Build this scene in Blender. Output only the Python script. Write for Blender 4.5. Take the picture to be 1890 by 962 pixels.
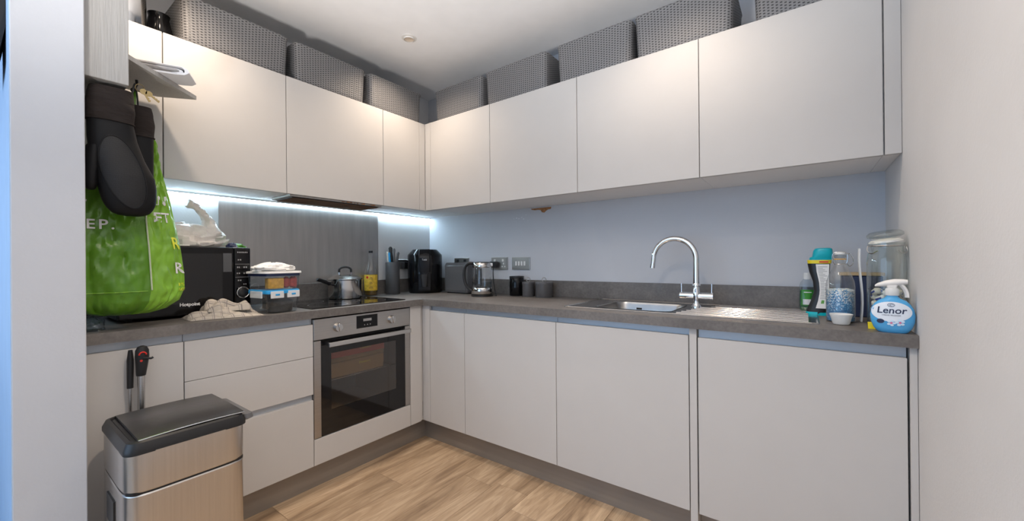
import bpy, bmesh, math, random
from math import sin, cos, pi, sqrt, radians
from mathutils import Vector, Matrix, Euler, noise
random.seed(7)
for o in list(bpy.data.objects): bpy.data.objects.remove(o)
S = bpy.context.scene
COL = S.collection

# ------------------------------------------------------------------ camera
cam_d = bpy.data.cameras.new('camera'); cam = bpy.data.objects.new('camera', cam_d); COL.objects.link(cam)
cam_d.sensor_width = 36; cam_d.lens = 36 * 733.3 / 1890; cam_d.clip_start = .02
yaw, pitch, roll = .6353, .0017, -.0086
fw = Vector((-sin(yaw), cos(yaw), 0)); rt = Vector((cos(yaw), sin(yaw), 0)); up = Vector((0, 0, 1))
f2 = fw * cos(pitch) + up * sin(pitch); u2 = up * cos(pitch) - fw * sin(pitch)
r3 = rt * cos(roll) + u2 * sin(roll); u3 = u2 * cos(roll) - rt * sin(roll)
R = Matrix((r3, u3, -f2)).transposed()
cam.matrix_world = Matrix.Translation((2.5461, -2.2858, 1.1404)) @ R.to_4x4()
S.camera = cam

# ------------------------------------------------------------------ world, exposure
w = bpy.data.worlds.new('sky'); S.world = w; w.use_nodes = True
w.node_tree.nodes['Background'].inputs[0].default_value = (.55, .72, 1, 1)
w.node_tree.nodes['Background'].inputs[1].default_value = 1.0
S.view_settings.view_transform = 'Standard'; S.view_settings.look = 'None'
S.view_settings.exposure = 0.32; S.view_settings.gamma = 1
S.view_settings.use_curve_mapping = False

def area(name, loc, rot, sx, sy, power, col):
    l = bpy.data.lights.new(name, 'AREA'); l.shape = 'RECTANGLE'; l.size = sx; l.size_y = sy; l.energy = power; l.color = col
    o = bpy.data.objects.new(name, l); o.location = loc; o.rotation_euler = rot; COL.objects.link(o); return o
def spot(name, loc, power, col, ang=150, blend=.6, r=.03, aim=(0, 0, -1)):
    l = bpy.data.lights.new(name, 'SPOT'); l.energy = power; l.color = col; l.spot_size = radians(ang); l.spot_blend = blend; l.shadow_soft_size = r
    o = bpy.data.objects.new(name, l); o.location = loc; COL.objects.link(o); return o
DAY = (.46, .70, 1.0); WARM = (1.0, .81, .63)
# daylight through the tall window in the rear wall and through the window of the far left wall
area('window_daylight', (.9, -4.85, 1.35), (radians(90), 0, 0), 3.2, 1.9, 25, DAY)
area('window_daylight_left', (-2.88, -3.6, 1.35), (radians(90), 0, radians(-90)), 2.0, 1.9, 24, DAY)
# the ceiling downlights
DL = [(.624, -.711, 27), (.624, -1.84, 33), (2.1, -.74, 20), (2.1, -1.84, 58), (-1.2, -3.3, 12)]
for x, y, pw in DL: spot('downlight_beam', (x, y, 2.485), pw, WARM, 128, .9)
# added fill: unseen upward beam behind the viewer that brightens the ceiling
up_l = spot('ceiling_fill_beam', (1.9, -2.9, .82), 172, (1.0, .96, .92), 104, .6, .12); up_l.rotation_euler = (radians(180 - 22), 0, 0)

# ------------------------------------------------------------------ materials
def mat(name, col, rough=.5, metal=0, var=0, vscale=(8, 8, 8), bump=0, bscale=(60, 60, 60), coat=0, spec=.5, trans=0, ior=1.45, emit=0, detail=4, aniso=0, sss=0):
    m = bpy.data.materials.new(name); m.use_nodes = True; nt = m.node_tree; b = nt.nodes['Principled BSDF']
    b.inputs['Base Color'].default_value = (*col, 1); b.inputs['Roughness'].default_value = rough; b.inputs['Metallic'].default_value = metal
    b.inputs['Coat Weight'].default_value = coat; b.inputs['Specular IOR Level'].default_value = spec
    b.inputs['Transmission Weight'].default_value = trans; b.inputs['IOR'].default_value = ior
    if sss: b.inputs['Subsurface Weight'].default_value = sss; b.inputs['Subsurface Radius'].default_value = (.02, .02, .02)
    if emit: b.inputs['Emission Color'].default_value = (*col, 1); b.inputs['Emission Strength'].default_value = emit
    if var or bump:
        tc = nt.nodes.new('ShaderNodeTexCoord')
    if var:
        mp = nt.nodes.new('ShaderNodeMapping'); mp.inputs['Scale'].default_value = vscale; nt.links.new(tc.outputs['Object'], mp.inputs[0])
        n = nt.nodes.new('ShaderNodeTexNoise'); n.inputs['Scale'].default_value = 1; n.inputs['Detail'].default_value = detail; nt.links.new(mp.outputs[0], n.inputs[0])
        cr = nt.nodes.new('ShaderNodeValToRGB'); cr.color_ramp.elements[0].position = .3; cr.color_ramp.elements[1].position = .7
        cr.color_ramp.elements[0].color = (*[max(0, c * (1 - var)) for c in col], 1); cr.color_ramp.elements[1].color = (*[min(1, c * (1 + var)) for c in col], 1)
        nt.links.new(n.outputs['Fac'], cr.inputs[0]); nt.links.new(cr.outputs[0], b.inputs['Base Color'])
    if bump:
        mp = nt.nodes.new('ShaderNodeMapping'); mp.inputs['Scale'].default_value = bscale; nt.links.new(tc.outputs['Object'], mp.inputs[0])
        n = nt.nodes.new('ShaderNodeTexNoise'); n.inputs['Scale'].default_value = 1; n.inputs['Detail'].default_value = 3; nt.links.new(mp.outputs[0], n.inputs[0])
        bp = nt.nodes.new('ShaderNodeBump'); bp.inputs['Strength'].default_value = bump; bp.inputs['Distance'].default_value = .01
        nt.links.new(n.outputs['Fac'], bp.inputs['Height']); nt.links.new(bp.outputs[0], b.inputs['Normal'])
    return m
def glass(name, tint=(.97, .98, .98), rough=.02, refl=1.0):
    # thin-walled glass: clear where seen straight on, mirror-like at grazing angles
    m = bpy.data.materials.new(name); m.use_nodes = True; nt = m.node_tree; nt.nodes.clear()
    o = nt.nodes.new('ShaderNodeOutputMaterial'); mx = nt.nodes.new('ShaderNodeMixShader'); t = nt.nodes.new('ShaderNodeBsdfTransparent'); g = nt.nodes.new('ShaderNodeBsdfGlossy')
    lw = nt.nodes.new('ShaderNodeLayerWeight'); lw.inputs['Blend'].default_value = .25
    mm = nt.nodes.new('ShaderNodeMath'); mm.operation = 'MULTIPLY_ADD'; mm.inputs[1].default_value = .75 * refl; mm.inputs[2].default_value = .05 * refl
    t.inputs[0].default_value = (*tint, 1); g.inputs['Roughness'].default_value = rough
    nt.links.new(lw.outputs['Facing'], mm.inputs[0]); nt.links.new(mm.outputs[0], mx.inputs[0]); nt.links.new(t.outputs[0], mx.inputs[1]); nt.links.new(g.outputs[0], mx.inputs[2]); nt.links.new(mx.outputs[0], o.inputs[0])
    return m
def film(name, col, alpha=.5, rough=.3):
    m = mat(name, col, rough); b = m.node_tree.nodes['Principled BSDF']; b.inputs['Alpha'].default_value = alpha; return m
def basket_mat():
    m = mat('grey_rattan_plastic', (.2, .2, .2), .5); nt = m.node_tree; b = nt.nodes['Principled BSDF']
    uv = nt.nodes.new('ShaderNodeUVMap'); uv.uv_map = 'UVMap'; sp = nt.nodes.new('ShaderNodeSeparateXYZ'); nt.links.new(uv.outputs[0], sp.inputs[0])
    def M(op, a, c=None, d=None):
        n = nt.nodes.new('ShaderNodeMath'); n.operation = op
        for i, v in enumerate((a, c, d)):
            if v is None: continue
            if isinstance(v, (int, float)): n.inputs[i].default_value = v
            else: nt.links.new(v, n.inputs[i])
        return n.outputs[0]
    U = M('DIVIDE', sp.outputs[0], .0152); V = M('DIVIDE', sp.outputs[1], .0118)
    col_i = M('FLOOR', U); odd = M('MODULO', M('ABSOLUTE', col_i), 2.0)
    fu = M('ABSOLUTE', M('SUBTRACT', M('FRACT', U), .5)); fv = M('ABSOLUTE', M('SUBTRACT', M('FRACT', M('ADD', V, M('MULTIPLY', odd, .5))), .5))
    hole = M('MULTIPLY', M('LESS_THAN', fu, .27), M('LESS_THAN', fv, .2))
    ridge = M('SINE', M('MULTIPLY', V, pi * 2)); h = M('SUBTRACT', M('MULTIPLY', ridge, .25), M('MULTIPLY', hole, 1.0))
    mix = nt.nodes.new('ShaderNodeMixRGB'); mix.inputs[1].default_value = (.195, .195, .20, 1); mix.inputs[2].default_value = (.03, .03, .033, 1)
    nt.links.new(hole, mix.inputs[0]); nt.links.new(mix.outputs[0], b.inputs['Base Color'])
    bp = nt.nodes.new('ShaderNodeBump'); bp.inputs['Distance'].default_value = .002; bp.inputs['Strength'].default_value = .6; nt.links.new(h, bp.inputs['Height']); nt.links.new(bp.outputs[0], b.inputs['Normal'])
    return m
def wood_floor():
    m = mat('light_oak_laminate', (.4, .3, .2), .42); nt = m.node_tree; b = nt.nodes['Principled BSDF']
    tc = nt.nodes.new('ShaderNodeTexCoord'); oi = nt.nodes.new('ShaderNodeObjectInfo'); L = nt.links.new
    off = nt.nodes.new('ShaderNodeVectorMath'); off.operation = 'MULTIPLY_ADD'; off.inputs[1].default_value = (37, 53, 11)
    cv = nt.nodes.new('ShaderNodeCombineXYZ')
    for i in range(3): L(oi.outputs['Random'], cv.inputs[i])
    L(cv.outputs[0], off.inputs[0]); L(tc.outputs['Object'], off.inputs[2])
    mp = nt.nodes.new('ShaderNodeMapping'); mp.inputs['Scale'].default_value = (9, 1.3, 9); L(off.outputs[0], mp.inputs[0])
    n1 = nt.nodes.new('ShaderNodeTexNoise'); n1.inputs['Scale'].default_value = 1; n1.inputs['Detail'].default_value = 8; n1.inputs['Roughness'].default_value = .62; n1.inputs['Distortion'].default_value = .9; L(mp.outputs[0], n1.inputs[0])
    mp2 = nt.nodes.new('ShaderNodeMapping'); mp2.inputs['Scale'].default_value = (150, 5, 150); L(off.outputs[0], mp2.inputs[0])
    n2 = nt.nodes.new('ShaderNodeTexNoise'); n2.inputs['Scale'].default_value = 1; n2.inputs['Detail'].default_value = 4; L(mp2.outputs[0], n2.inputs[0])
    # cathedral rings
    mp3 = nt.nodes.new('ShaderNodeMapping'); mp3.inputs['Scale'].default_value = (10, 1.1, 10); L(off.outputs[0], mp3.inputs[0])
    n3 = nt.nodes.new('ShaderNodeTexNoise'); n3.inputs['Scale'].default_value = .8; n3.inputs['Detail'].default_value = 1; L(mp3.outputs[0], n3.inputs[0])
    ma = nt.nodes.new('ShaderNodeMath'); ma.operation = 'MULTIPLY'; ma.inputs[1].default_value = 95; L(n3.outputs['Fac'], ma.inputs[0])
    sn = nt.nodes.new('ShaderNodeMath'); sn.operation = 'SINE'; L(ma.outputs[0], sn.inputs[0])
    cr = nt.nodes.new('ShaderNodeValToRGB'); e = cr.color_ramp.elements; e[0].position = .3; e[0].color = (.20, .135, .085, 1); e[1].position = .72; e[1].color = (.56, .43, .30, 1)
    k = cr.color_ramp.elements.new(.5); k.color = (.40, .29, .19, 1); L(n1.outputs['Fac'], cr.inputs[0])
    m1 = nt.nodes.new('ShaderNodeMixRGB'); m1.blend_type = 'MULTIPLY'; m1.inputs[0].default_value = .55; L(cr.outputs[0], m1.inputs[1])
    c2 = nt.nodes.new('ShaderNodeValToRGB'); c2.color_ramp.elements[0].position = .3; c2.color_ramp.elements[0].color = (.68, .66, .64, 1); c2.color_ramp.elements[1].position = .6; c2.color_ramp.elements[1].color = (1.1, 1.1, 1.1, 1); L(n2.outputs['Fac'], c2.inputs[0]); L(c2.outputs[0], m1.inputs[2])
    m2 = nt.nodes.new('ShaderNodeMixRGB'); m2.blend_type = 'MULTIPLY'; L(m1.outputs[0], m2.inputs[1])
    c3 = nt.nodes.new('ShaderNodeValToRGB'); c3.color_ramp.elements[0].position = 0; c3.color_ramp.elements[0].color = (.8, .77, .74, 1); c3.color_ramp.elements[1].position = .45; c3.color_ramp.elements[1].color = (1, 1, 1, 1); L(sn.outputs[0], c3.inputs[0]); L(c3.outputs[0], m2.inputs[2]); m2.inputs[0].default_value = .5
    hs = nt.nodes.new('ShaderNodeHueSaturation'); L(m2.outputs[0], hs.inputs['Color']); mr = nt.nodes.new('ShaderNodeMapRange'); mr.inputs[3].default_value = .95; mr.inputs[4].default_value = 1.15; L(oi.outputs['Random'], mr.inputs[0]); L(mr.outputs[0], hs.inputs['Value'])
    L(hs.outputs[0], b.inputs['Base Color'])
    bp = nt.nodes.new('ShaderNodeBump'); bp.inputs['Strength'].default_value = .15; bp.inputs['Distance'].default_value = .002; L(n2.outputs['Fac'], bp.inputs['Height']); L(bp.outputs[0], b.inputs['Normal'])
    return m
def concrete():
    m = mat('grey_concrete_laminate', (.2, .18, .165), .42); nt = m.node_tree; b = nt.nodes['Principled BSDF']; L = nt.links.new
    tc = nt.nodes.new('ShaderNodeTexCoord')
    def N(s, d, r=.6):
        n = nt.nodes.new('ShaderNodeTexNoise'); n.inputs['Scale'].default_value = s; n.inputs['Detail'].default_value = d; n.inputs['Roughness'].default_value = r; L(tc.outputs['Object'], n.inputs[0]); return n
    a = N(5, 6, .7); c = N(90, 3)
    cr = nt.nodes.new('ShaderNodeValToRGB'); cr.color_ramp.elements[0].position = .32; cr.color_ramp.elements[0].color = (.115, .104, .096, 1); cr.color_ramp.elements[1].position = .7; cr.color_ramp.elements[1].color = (.20, .184, .172, 1); L(a.outputs['Fac'], cr.inputs[0])
    c2 = nt.nodes.new('ShaderNodeValToRGB'); c2.color_ramp.elements[0].position = .35; c2.color_ramp.elements[0].color = (.8, .8, .8, 1); c2.color_ramp.elements[1].position = .65; c2.color_ramp.elements[1].color = (1.08, 1.08, 1.08, 1); L(c.outputs['Fac'], c2.inputs[0])
    mx = nt.nodes.new('ShaderNodeMixRGB'); mx.blend_type = 'MULTIPLY'; mx.inputs[0].default_value = .8; L(cr.outputs[0], mx.inputs[1]); L(c2.outputs[0], mx.inputs[2]); L(mx.outputs[0], b.inputs['Base Color'])
    return m
def speckle(name, stops, scale=260, zmix=None):
    m = mat(name, stops[0][1], .6); nt = m.node_tree; b = nt.nodes['Principled BSDF']; L = nt.links.new
    tc = nt.nodes.new('ShaderNodeTexCoord'); v = nt.nodes.new('ShaderNodeTexVoronoi'); v.inputs['Scale'].default_value = scale; L(tc.outputs['Object'], v.inputs[0])
    sp = nt.nodes.new('ShaderNodeSeparateColor'); L(v.outputs['Color'], sp.inputs[0])
    cr = nt.nodes.new('ShaderNodeValToRGB'); cr.color_ramp.interpolation = 'CONSTANT'
    while len(cr.color_ramp.elements) < len(stops): cr.color_ramp.elements.new(.5)
    for e, (p, c) in zip(cr.color_ramp.elements, stops): e.position = p; e.color = (*c, 1)
    src = sp.outputs[0]
    if zmix:
        s3 = nt.nodes.new('ShaderNodeSeparateXYZ'); L(tc.outputs['Object'], s3.inputs[0])
        mr = nt.nodes.new('ShaderNodeMapRange'); mr.inputs[1].default_value = zmix[0]; mr.inputs[2].default_value = zmix[1]; mr.inputs[3].default_value = -.45; mr.inputs[4].default_value = .55; L(s3.outputs[2], mr.inputs[0])
        ad = nt.nodes.new('ShaderNodeMath'); ad.operation = 'ADD'; ad.use_clamp = True; L(src, ad.inputs[0]); L(mr.outputs[0], ad.inputs[1]); src = ad.outputs[0]
    L(src, cr.inputs[0]); L(cr.outputs[0], b.inputs['Base Color']); return m
def check_cloth():
    m = mat('checked_cotton', (.6, .52, .43), .9); nt = m.node_tree; b = nt.nodes['Principled BSDF']; L = nt.links.new
    uv = nt.nodes.new('ShaderNodeUVMap'); uv.uv_map = 'UVMap'; sp = nt.nodes.new('ShaderNodeSeparateXYZ'); L(uv.outputs[0], sp.inputs[0])
    def M(op, a, c=None):
        n = nt.nodes.new('ShaderNodeMath'); n.operation = op
        for i, v in enumerate((a, c)):
            if v is None: continue
            if isinstance(v, (int, float)): n.inputs[i].default_value = v
            else: L(v, n.inputs[i])
        return n.outputs[0]
    def stripes(s): 
        f = M('FRACT', M('MULTIPLY', s, 5.0)); return M('ADD', M('LESS_THAN', M('ABSOLUTE', M('SUBTRACT', f, .5)), .05), M('LESS_THAN', M('ABSOLUTE', M('SUBTRACT', f, .3)), .02))
    st = M('MINIMUM', M('ADD', stripes(sp.outputs[0]), stripes(sp.outputs[1])), 1.0)
    mx = nt.nodes.new('ShaderNodeMixRGB'); mx.inputs[1].default_value = (.45, .40, .34, 1); mx.inputs[2].default_value = (.16, .15, .15, 1); L(M('MULTIPLY', st, .75), mx.inputs[0]); L(mx.outputs[0], b.inputs['Base Color'])
    return m
def quilt():
    m = mat('black_silicone_quilted', (.008, .008, .009), .45); nt = m.node_tree; b = nt.nodes['Principled BSDF']; L = nt.links.new
    tc = nt.nodes.new('ShaderNodeTexCoord'); mp = nt.nodes.new('ShaderNodeMapping'); mp.inputs['Rotation'].default_value = (0, pi / 2, 0); mp.inputs['Rotation'].default_value = (radians(90), 0, radians(90)); L(tc.outputs['Object'], mp.inputs[0])
    br = nt.nodes.new('ShaderNodeTexBrick'); br.inputs['Scale'].default_value = 60; br.inputs['Mortar Size'].default_value = .08; br.inputs['Brick Width'].default_value = .8; br.inputs['Row Height'].default_value = .4; L(tc.outputs['UV'], br.inputs[0])
    bp = nt.nodes.new('ShaderNodeBump'); bp.inputs['Strength'].default_value = .9; bp.inputs['Distance'].default_value = .006; bp.invert = True; L(br.outputs['Fac'], bp.inputs['Height']); L(bp.outputs[0], b.inputs['Normal'])
    return m

M_ = {}
def A(k, *a, **kw): M_[k] = mat(k, *a, **kw); return M_[k]
A('wall_paint', (.64, .64, .645), .75, var=.03, vscale=(3, 3, 3), bump=.06, bscale=(120, 120, 120))
A('wall_paint_grey', (.56, .575, .61), .7, var=.03, vscale=(3, 3, 3), bump=.05, bscale=(120, 120, 120))
A('wall_daylight_blue', (.42, .58, .80), .7, var=.03)  # blue cast of daylight on the outer wall, put into its colour
A('ceiling_paint', (.92, .92, .93), .85, var=.02)
A('brushed_paint_shaded', (.40, .39, .375), .55, var=.08, vscale=(160, 160, 6), bump=.25, bscale=(260, 260, 10))  # darker grey holds the shade on the boxing and corner shelf
A('door_white', (.56, .545, .53), .5, var=.01, spec=.35)
A('carcass_white', (.86, .84, .82), .5)
A('rail_grey', (.48, .52, .57), .35, metal=.3)
A('plinth_grey', (.29, .265, .24), .35, metal=.45, var=.04, vscale=(2, 2, 60))
A('dark_gap', (.02, .02, .02), .8)
M_['worktop'] = concrete()
M_['floor'] = wood_floor()
A('steel', (.56, .55, .54), .26, 1, bump=.04, bscale=(4, 4, 300))
A('steel_oven', (.46, .44, .42), .33, 1, var=.05, vscale=(3, 3, 200))
A('steel_sink', (.60, .575, .55), .16, 1)
A('steel_bin', (.62, .585, .55), .27, 1, var=.05, vscale=(5, 160, 3), bump=.02, bscale=(4, 260, 4))
A('steel_splash', (.44, .42, .40), .42, .9, var=.09, vscale=(2, 30, 2.5), bump=.05, bscale=(2, 200, 2), detail=6)
A('steel_bowl', (.42, .41, .40), .3, 1, var=.08, vscale=(15, 15, 15))
A('chrome', (.82, .83, .85), .06, 1)
A('pot_steel', (.62, .60, .58), .12, 1)
A('black_gloss', (.005, .005, .006), .12, spec=.35)
A('black_glass', (.008, .008, .009), .04, spec=.6)
A('black_satin', (.014, .014, .015), .35)
A('black_matt', (.02, .02, .021), .6)
A('bin_lid', (.035, .033, .032), .28, var=.25, vscale=(6, 6, 6), bump=.1, bscale=(14, 14, 14))
A('charcoal', (.075, .078, .083), .45)
A('grey_tin', (.085, .082, .085), .4)
A('grey_appliance', (.13, .13, .135), .3, metal=.3)
A('white_plastic', (.78, .77, .75), .4)
A('cream_plastic', (.68, .62, .53), .5)
A('label_white', (.78, .78, .77), .5)
A('white_print', (.8, .8, .8), .5)
A('grey_print', (.3, .3, .3), .5)
A('red_plastic', (.6, .03, .02), .35)
A('blue_plastic', (.03, .33, .68), .4)
A('teal_plastic', (.0, .42, .50), .3)
A('yellow_plastic', (.85, .68, .02), .4)
A('yellow_print', (.75, .78, .05), .5)
A('led', (.62, .84, 1.0), .5, emit=46)
A('brass', (.38, .29, .14), .4, 1)
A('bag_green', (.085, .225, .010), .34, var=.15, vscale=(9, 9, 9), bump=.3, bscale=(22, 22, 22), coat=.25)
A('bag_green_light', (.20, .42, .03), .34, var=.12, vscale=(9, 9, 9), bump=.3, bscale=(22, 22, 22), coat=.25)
A('bag_seam', (.5, .56, .4), .6)
A('bag_teal', (.12, .36, .30), .45)
A('white_film', (.80, .74, .68), .3, bump=.5, bscale=(26, 26, 26), coat=.3, sss=.2)
A('paper', (.74, .75, .78), .6, bump=.1, bscale=(20, 20, 20))
A('paper_wrap', (.8, .79, .77), .6, bump=.3, bscale=(30, 30, 30))
M_['towel'] = check_cloth()
M_['quilt'] = quilt()
A('silicone', (.007, .007, .008), .5, spec=.25)
A('cuff_cloth', (.022, .016, .014), .95, bump=.6, bscale=(18, 18, 50))
M_['basket'] = basket_mat()
A('basket_in', (.1, .1, .1), .6)
M_['glass'] = glass('clear_glass')
M_['glass_tint'] = glass('clear_plastic', (.88, .92, .95), .08, .8)
M_['glass_jar'] = glass('jar_glass', (.90, .93, .90), .03, 1.1)
M_['oven_glass'] = glass('smoked_oven_glass', (.74, .71, .68), .04, .7)
M_['water'] = glass('water', (.90, .92, .93), .02, .6)
A('oil', (.12, .065, .004), .1, coat=.4)
A('oil_label', (.72, .48, .05), .5, var=.25, vscale=(50, 50, 50))
A('cardboard', (.42, .30, .14), .8)
A('pizza_red', (.75, .11, .04), .6)
A('oven_inside', (.22, .20, .18), .5)
A('green_liquid', (.01, .14, .045), .12, coat=.5)
A('green_label', (.05, .30, .03), .5)
M_['beads'] = speckle('blue_scent_beads', [(0, (.05, .17, .34)), (.3, (.12, .35, .58)), (.55, (.55, .66, .75)), (.8, (.80, .78, .70))], 330, (.04, .155))
A('beads_lilac', (.52, .47, .62), .6, var=.2, vscale=(200, 200, 200))
A('pod_white', (.72, .70, .64), .4, bump=.4, bscale=(90, 90, 90))
A('pod_blue', (.02, .06, .35), .4)
A('lenor_blue', (.08, .38, .72), .22, coat=.3)
A('lenor_white', (.74, .80, .88), .3)
A('navy', (.02, .03, .08), .4)
A('pink', (.75, .2, .35), .5)
A('petal', (.62, .78, .92), .5)
A('frosted', (.75, .78, .78), .4, trans=.3)
M_['frost'] = film('frosted_plastic', (.9, .91, .9), .7, .35)
A('orange_food', (.68, .36, .06), .6, var=.2, vscale=(60, 60, 60))
A('red_food', (.42, .05, .04), .6, var=.3, vscale=(40, 40, 40))
A('dark_food', (.06, .055, .05), .6, var=.4, vscale=(40, 40, 40))
A('plaster_brown', (.36, .17, .07), .9, var=.3, vscale=(60, 60, 60))
A('grease', (.16, .09, .05), .7)
A('lamp_lens', (.62, .52, .42), .3)
A('lamp_ring', (.78, .76, .73), .4)
A('leaf_green', (.12, .35, .06), .4)
A('wood_edge', (.50, .36, .2), .6)
A('bud', (.70, .64, .52), .5)

# ------------------------------------------------------------------ object helpers
def tag(o, label, cat, group=None):
    o['label'] = label; o['category'] = cat
    if group: o['group'] = group
    return o
def wm(o):
    m = Matrix.LocRotScale(o.location, o.rotation_euler, o.scale)
    return wm(o.parent) @ m if o.parent else m
def thing(name, label, cat, loc=(0, 0, 0), rotz=0, group=None):
    o = bpy.data.objects.new(name, None); COL.objects.link(o); o.location = loc; o.rotation_euler = (0, 0, rotz); o.empty_display_size = .05
    return tag(o, label, cat, group)
def put(name, bm, m, parent=None, smooth=False, world=True, label=None, kind=None, angle=40):
    """link bm as one mesh object; world=True: the geometry is given in world coordinates"""
    if parent is not None and world: bm.transform(wm(parent).inverted())
    bmesh.ops.recalc_face_normals(bm, faces=bm.faces)
    me = bpy.data.meshes.new(name); bm.to_mesh(me); bm.free()
    for x in (m if isinstance(m, (list, tuple)) else [m]): me.materials.append(M_[x] if isinstance(x, str) else x)
    if smooth:
        for p in me.polygons: p.use_smooth = True
        me.set_sharp_from_angle(angle=radians(angle))
    o = bpy.data.objects.new(name, me); COL.objects.link(o)
    if parent is not None: o.parent = parent
    if label: o['label'] = label
    if kind: o['kind'] = kind
    return o
def struct(name, bm, m, parent=None, **k): return put(name, bm, m, parent, kind=None if parent else 'structure', **k)
def one(name, bm, m, label, cat, group=None, smooth=False, **k):
    return tag(put(name, bm, m, None, smooth, **k), label, cat, group)
def dup(root, loc=None, rotz=None, label=None, group=None):
    c = root.copy(); COL.objects.link(c)
    if loc is not None: c.location = loc
    if rotz is not None: c.rotation_euler = (0, 0, rotz)
    if label: c['label'] = label
    if group: c['group'] = group
    for ch in list(root.children):
        d = ch.copy(); COL.objects.link(d); d.parent = c
        for g in list(ch.children):
            e = g.copy(); COL.objects.link(e); e.parent = d
    return c
def NB(): return bmesh.new()
def box(x0, x1, y0, y1, z0, z1, bev=0, seg=2, bm=None, mi=0):
    t = NB(); bmesh.ops.create_cube(t, size=1)
    for v in t.verts: v.co = Vector(((x0 + x1) / 2 + v.co.x * (x1 - x0), (y0 + y1) / 2 + v.co.y * (y1 - y0), (z0 + z1) / 2 + v.co.z * (z1 - z0)))
    if bev: bmesh.ops.bevel(t, geom=t.edges[:], offset=bev, segments=seg, affect='EDGES', profile=.6)
    return merge(t, bm, mi)
def merge(t, bm=None, mi=0):
    for f in t.faces:
        if mi: f.material_index = mi
    if bm is None: return t
    me = bpy.data.meshes.new('tmp'); t.to_mesh(me); t.free(); bm.from_mesh(me); bpy.data.meshes.remove(me); return bm
def lathe(prof, cx=0, cy=0, z=0, seg=32, bm=None, mi=0, cap=True):
    t = NB(); rings = []
    for r, h in prof:
        rings.append([t.verts.new((cx + r * cos(2 * pi * i / seg), cy + r * sin(2 * pi * i / seg), z + h)) for i in range(seg)])
    for a, b in zip(rings, rings[1:]):
        for i in range(seg): t.faces.new((a[i], a[(i + 1) % seg], b[(i + 1) % seg], b[i]))
    if cap: t.faces.new(rings[0]); t.faces.new(rings[-1])
    return merge(t, bm, mi)
def loft(rings, bm=None, mi=0, cap0=True, cap1=True, closed=True, uvs=None):
    t = NB(); n = len(rings[0]); V = [[t.verts.new(p) for p in r] for r in rings]
    lay = t.loops.layers.uv.new('UVMap') if uvs else None
    for j in range(len(V) - 1):
        for i in range(n if closed else n - 1):
            k = (i + 1) % n; f = t.faces.new((V[j][i], V[j][k], V[j + 1][k], V[j + 1][i]))
            if uvs:
                i2 = i + 1
                for lp, q in zip(f.loops, ((j, i), (j, i2), (j + 1, i2), (j + 1, i))): lp[lay].uv = uvs[q[0]][q[1]]
    if closed and cap0: t.faces.new(V[0])
    if closed and cap1: t.faces.new(V[-1])
    return merge(t, bm, mi)
def tube(pts, r, seg=10, bm=None, mi=0, closed=False, flat=1.0):
    pts = [Vector(p) for p in pts]; n = len(pts); rs = r if isinstance(r, (list, tuple)) else [r] * n
    rings = []; N = None
    for i, p in enumerate(pts):
        a = pts[i - 1] if i > 0 else (pts[-1] if closed else p); b = pts[(i + 1) % n] if (i < n - 1 or closed) else p
        T = (b - a).normalized()
        if N is None: N = T.orthogonal().normalized()
        N = (N - T * N.dot(T)).normalized(); B = T.cross(N)
        rings.append([p + (N * cos(2 * pi * k / seg) + B * sin(2 * pi * k / seg) * flat) * rs[i] for k in range(seg)])
    if closed: rings.append(rings[0])
    t = loft(rings, None, 0, not closed, not closed)
    if closed: bmesh.ops.remove_doubles(t, verts=t.verts, dist=1e-6)
    return merge(t, bm, mi)
def spline(pts, n=8):
    P = [Vector(p) for p in pts]; out = []
    for i in range(len(P) - 1):
        a, b, c, d = P[max(i - 1, 0)], P[i], P[i + 1], P[min(i + 2, len(P) - 1)]
        for k in range(n):
            t = k / n; out.append(.5 * ((2 * b) + (c - a) * t + (2 * a - 5 * b + 4 * c - d) * t * t + (3 * b - a - 3 * c + d) * t ** 3))
    return out + [P[-1]]
def rrect(w, d, r, n=5, cx=0, cy=0):
    out = []
    for sx, sy, a0 in ((1, 1, 0), (-1, 1, 90), (-1, -1, 180), (1, -1, 270)):
        for k in range(n + 1):
            a = radians(a0 + 90 * k / n); out.append((cx + sx * (w / 2 - r) + r * cos(a), cy + sy * (d / 2 - r) + r * sin(a)))
    return out
def rbox_rings(levels, n=5):
    """levels: (z, w, d, r, cx, cy)"""
    return [[(x, y, z) for x, y in rrect(w, d, min(r, w / 2 - 1e-4, d / 2 - 1e-4), n, cx, cy)] for z, w, d, r, cx, cy in levels]
def text(s, size, fn, bm=None, shear=0, off=0, align='CENTER', space=1, mi=0):
    """lettering: flat glyph mesh of cap height about size, every vertex mapped by fn(u, v)"""
    c = bpy.data.curves.new('t', 'FONT'); c.body = s; c.size = size / .7; c.align_x = align; c.shear = shear; c.offset = off; c.resolution_u = 3; c.space_character = space
    o = bpy.data.objects.new('t', c); COL.objects.link(o); dg = bpy.context.evaluated_depsgraph_get(); me = o.evaluated_get(dg).to_mesh()
    t = NB(); t.from_mesh(me); o.evaluated_get(dg).to_mesh_clear(); bpy.data.objects.remove(o); bpy.data.curves.remove(c)
    bmesh.ops.triangulate(t, faces=t.faces)
    for v in t.verts: v.co = Vector(fn(v.co.x, v.co.y))
    return merge(t, bm, mi)
def disc(fn, r, n=20, bm=None, mi=0, ry=None):
    t = NB(); vs = [t.verts.new(fn(r * cos(2 * pi * i / n), (ry or r) * sin(2 * pi * i / n))) for i in range(n)]; t.faces.new(vs); return merge(t, bm, mi)
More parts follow.
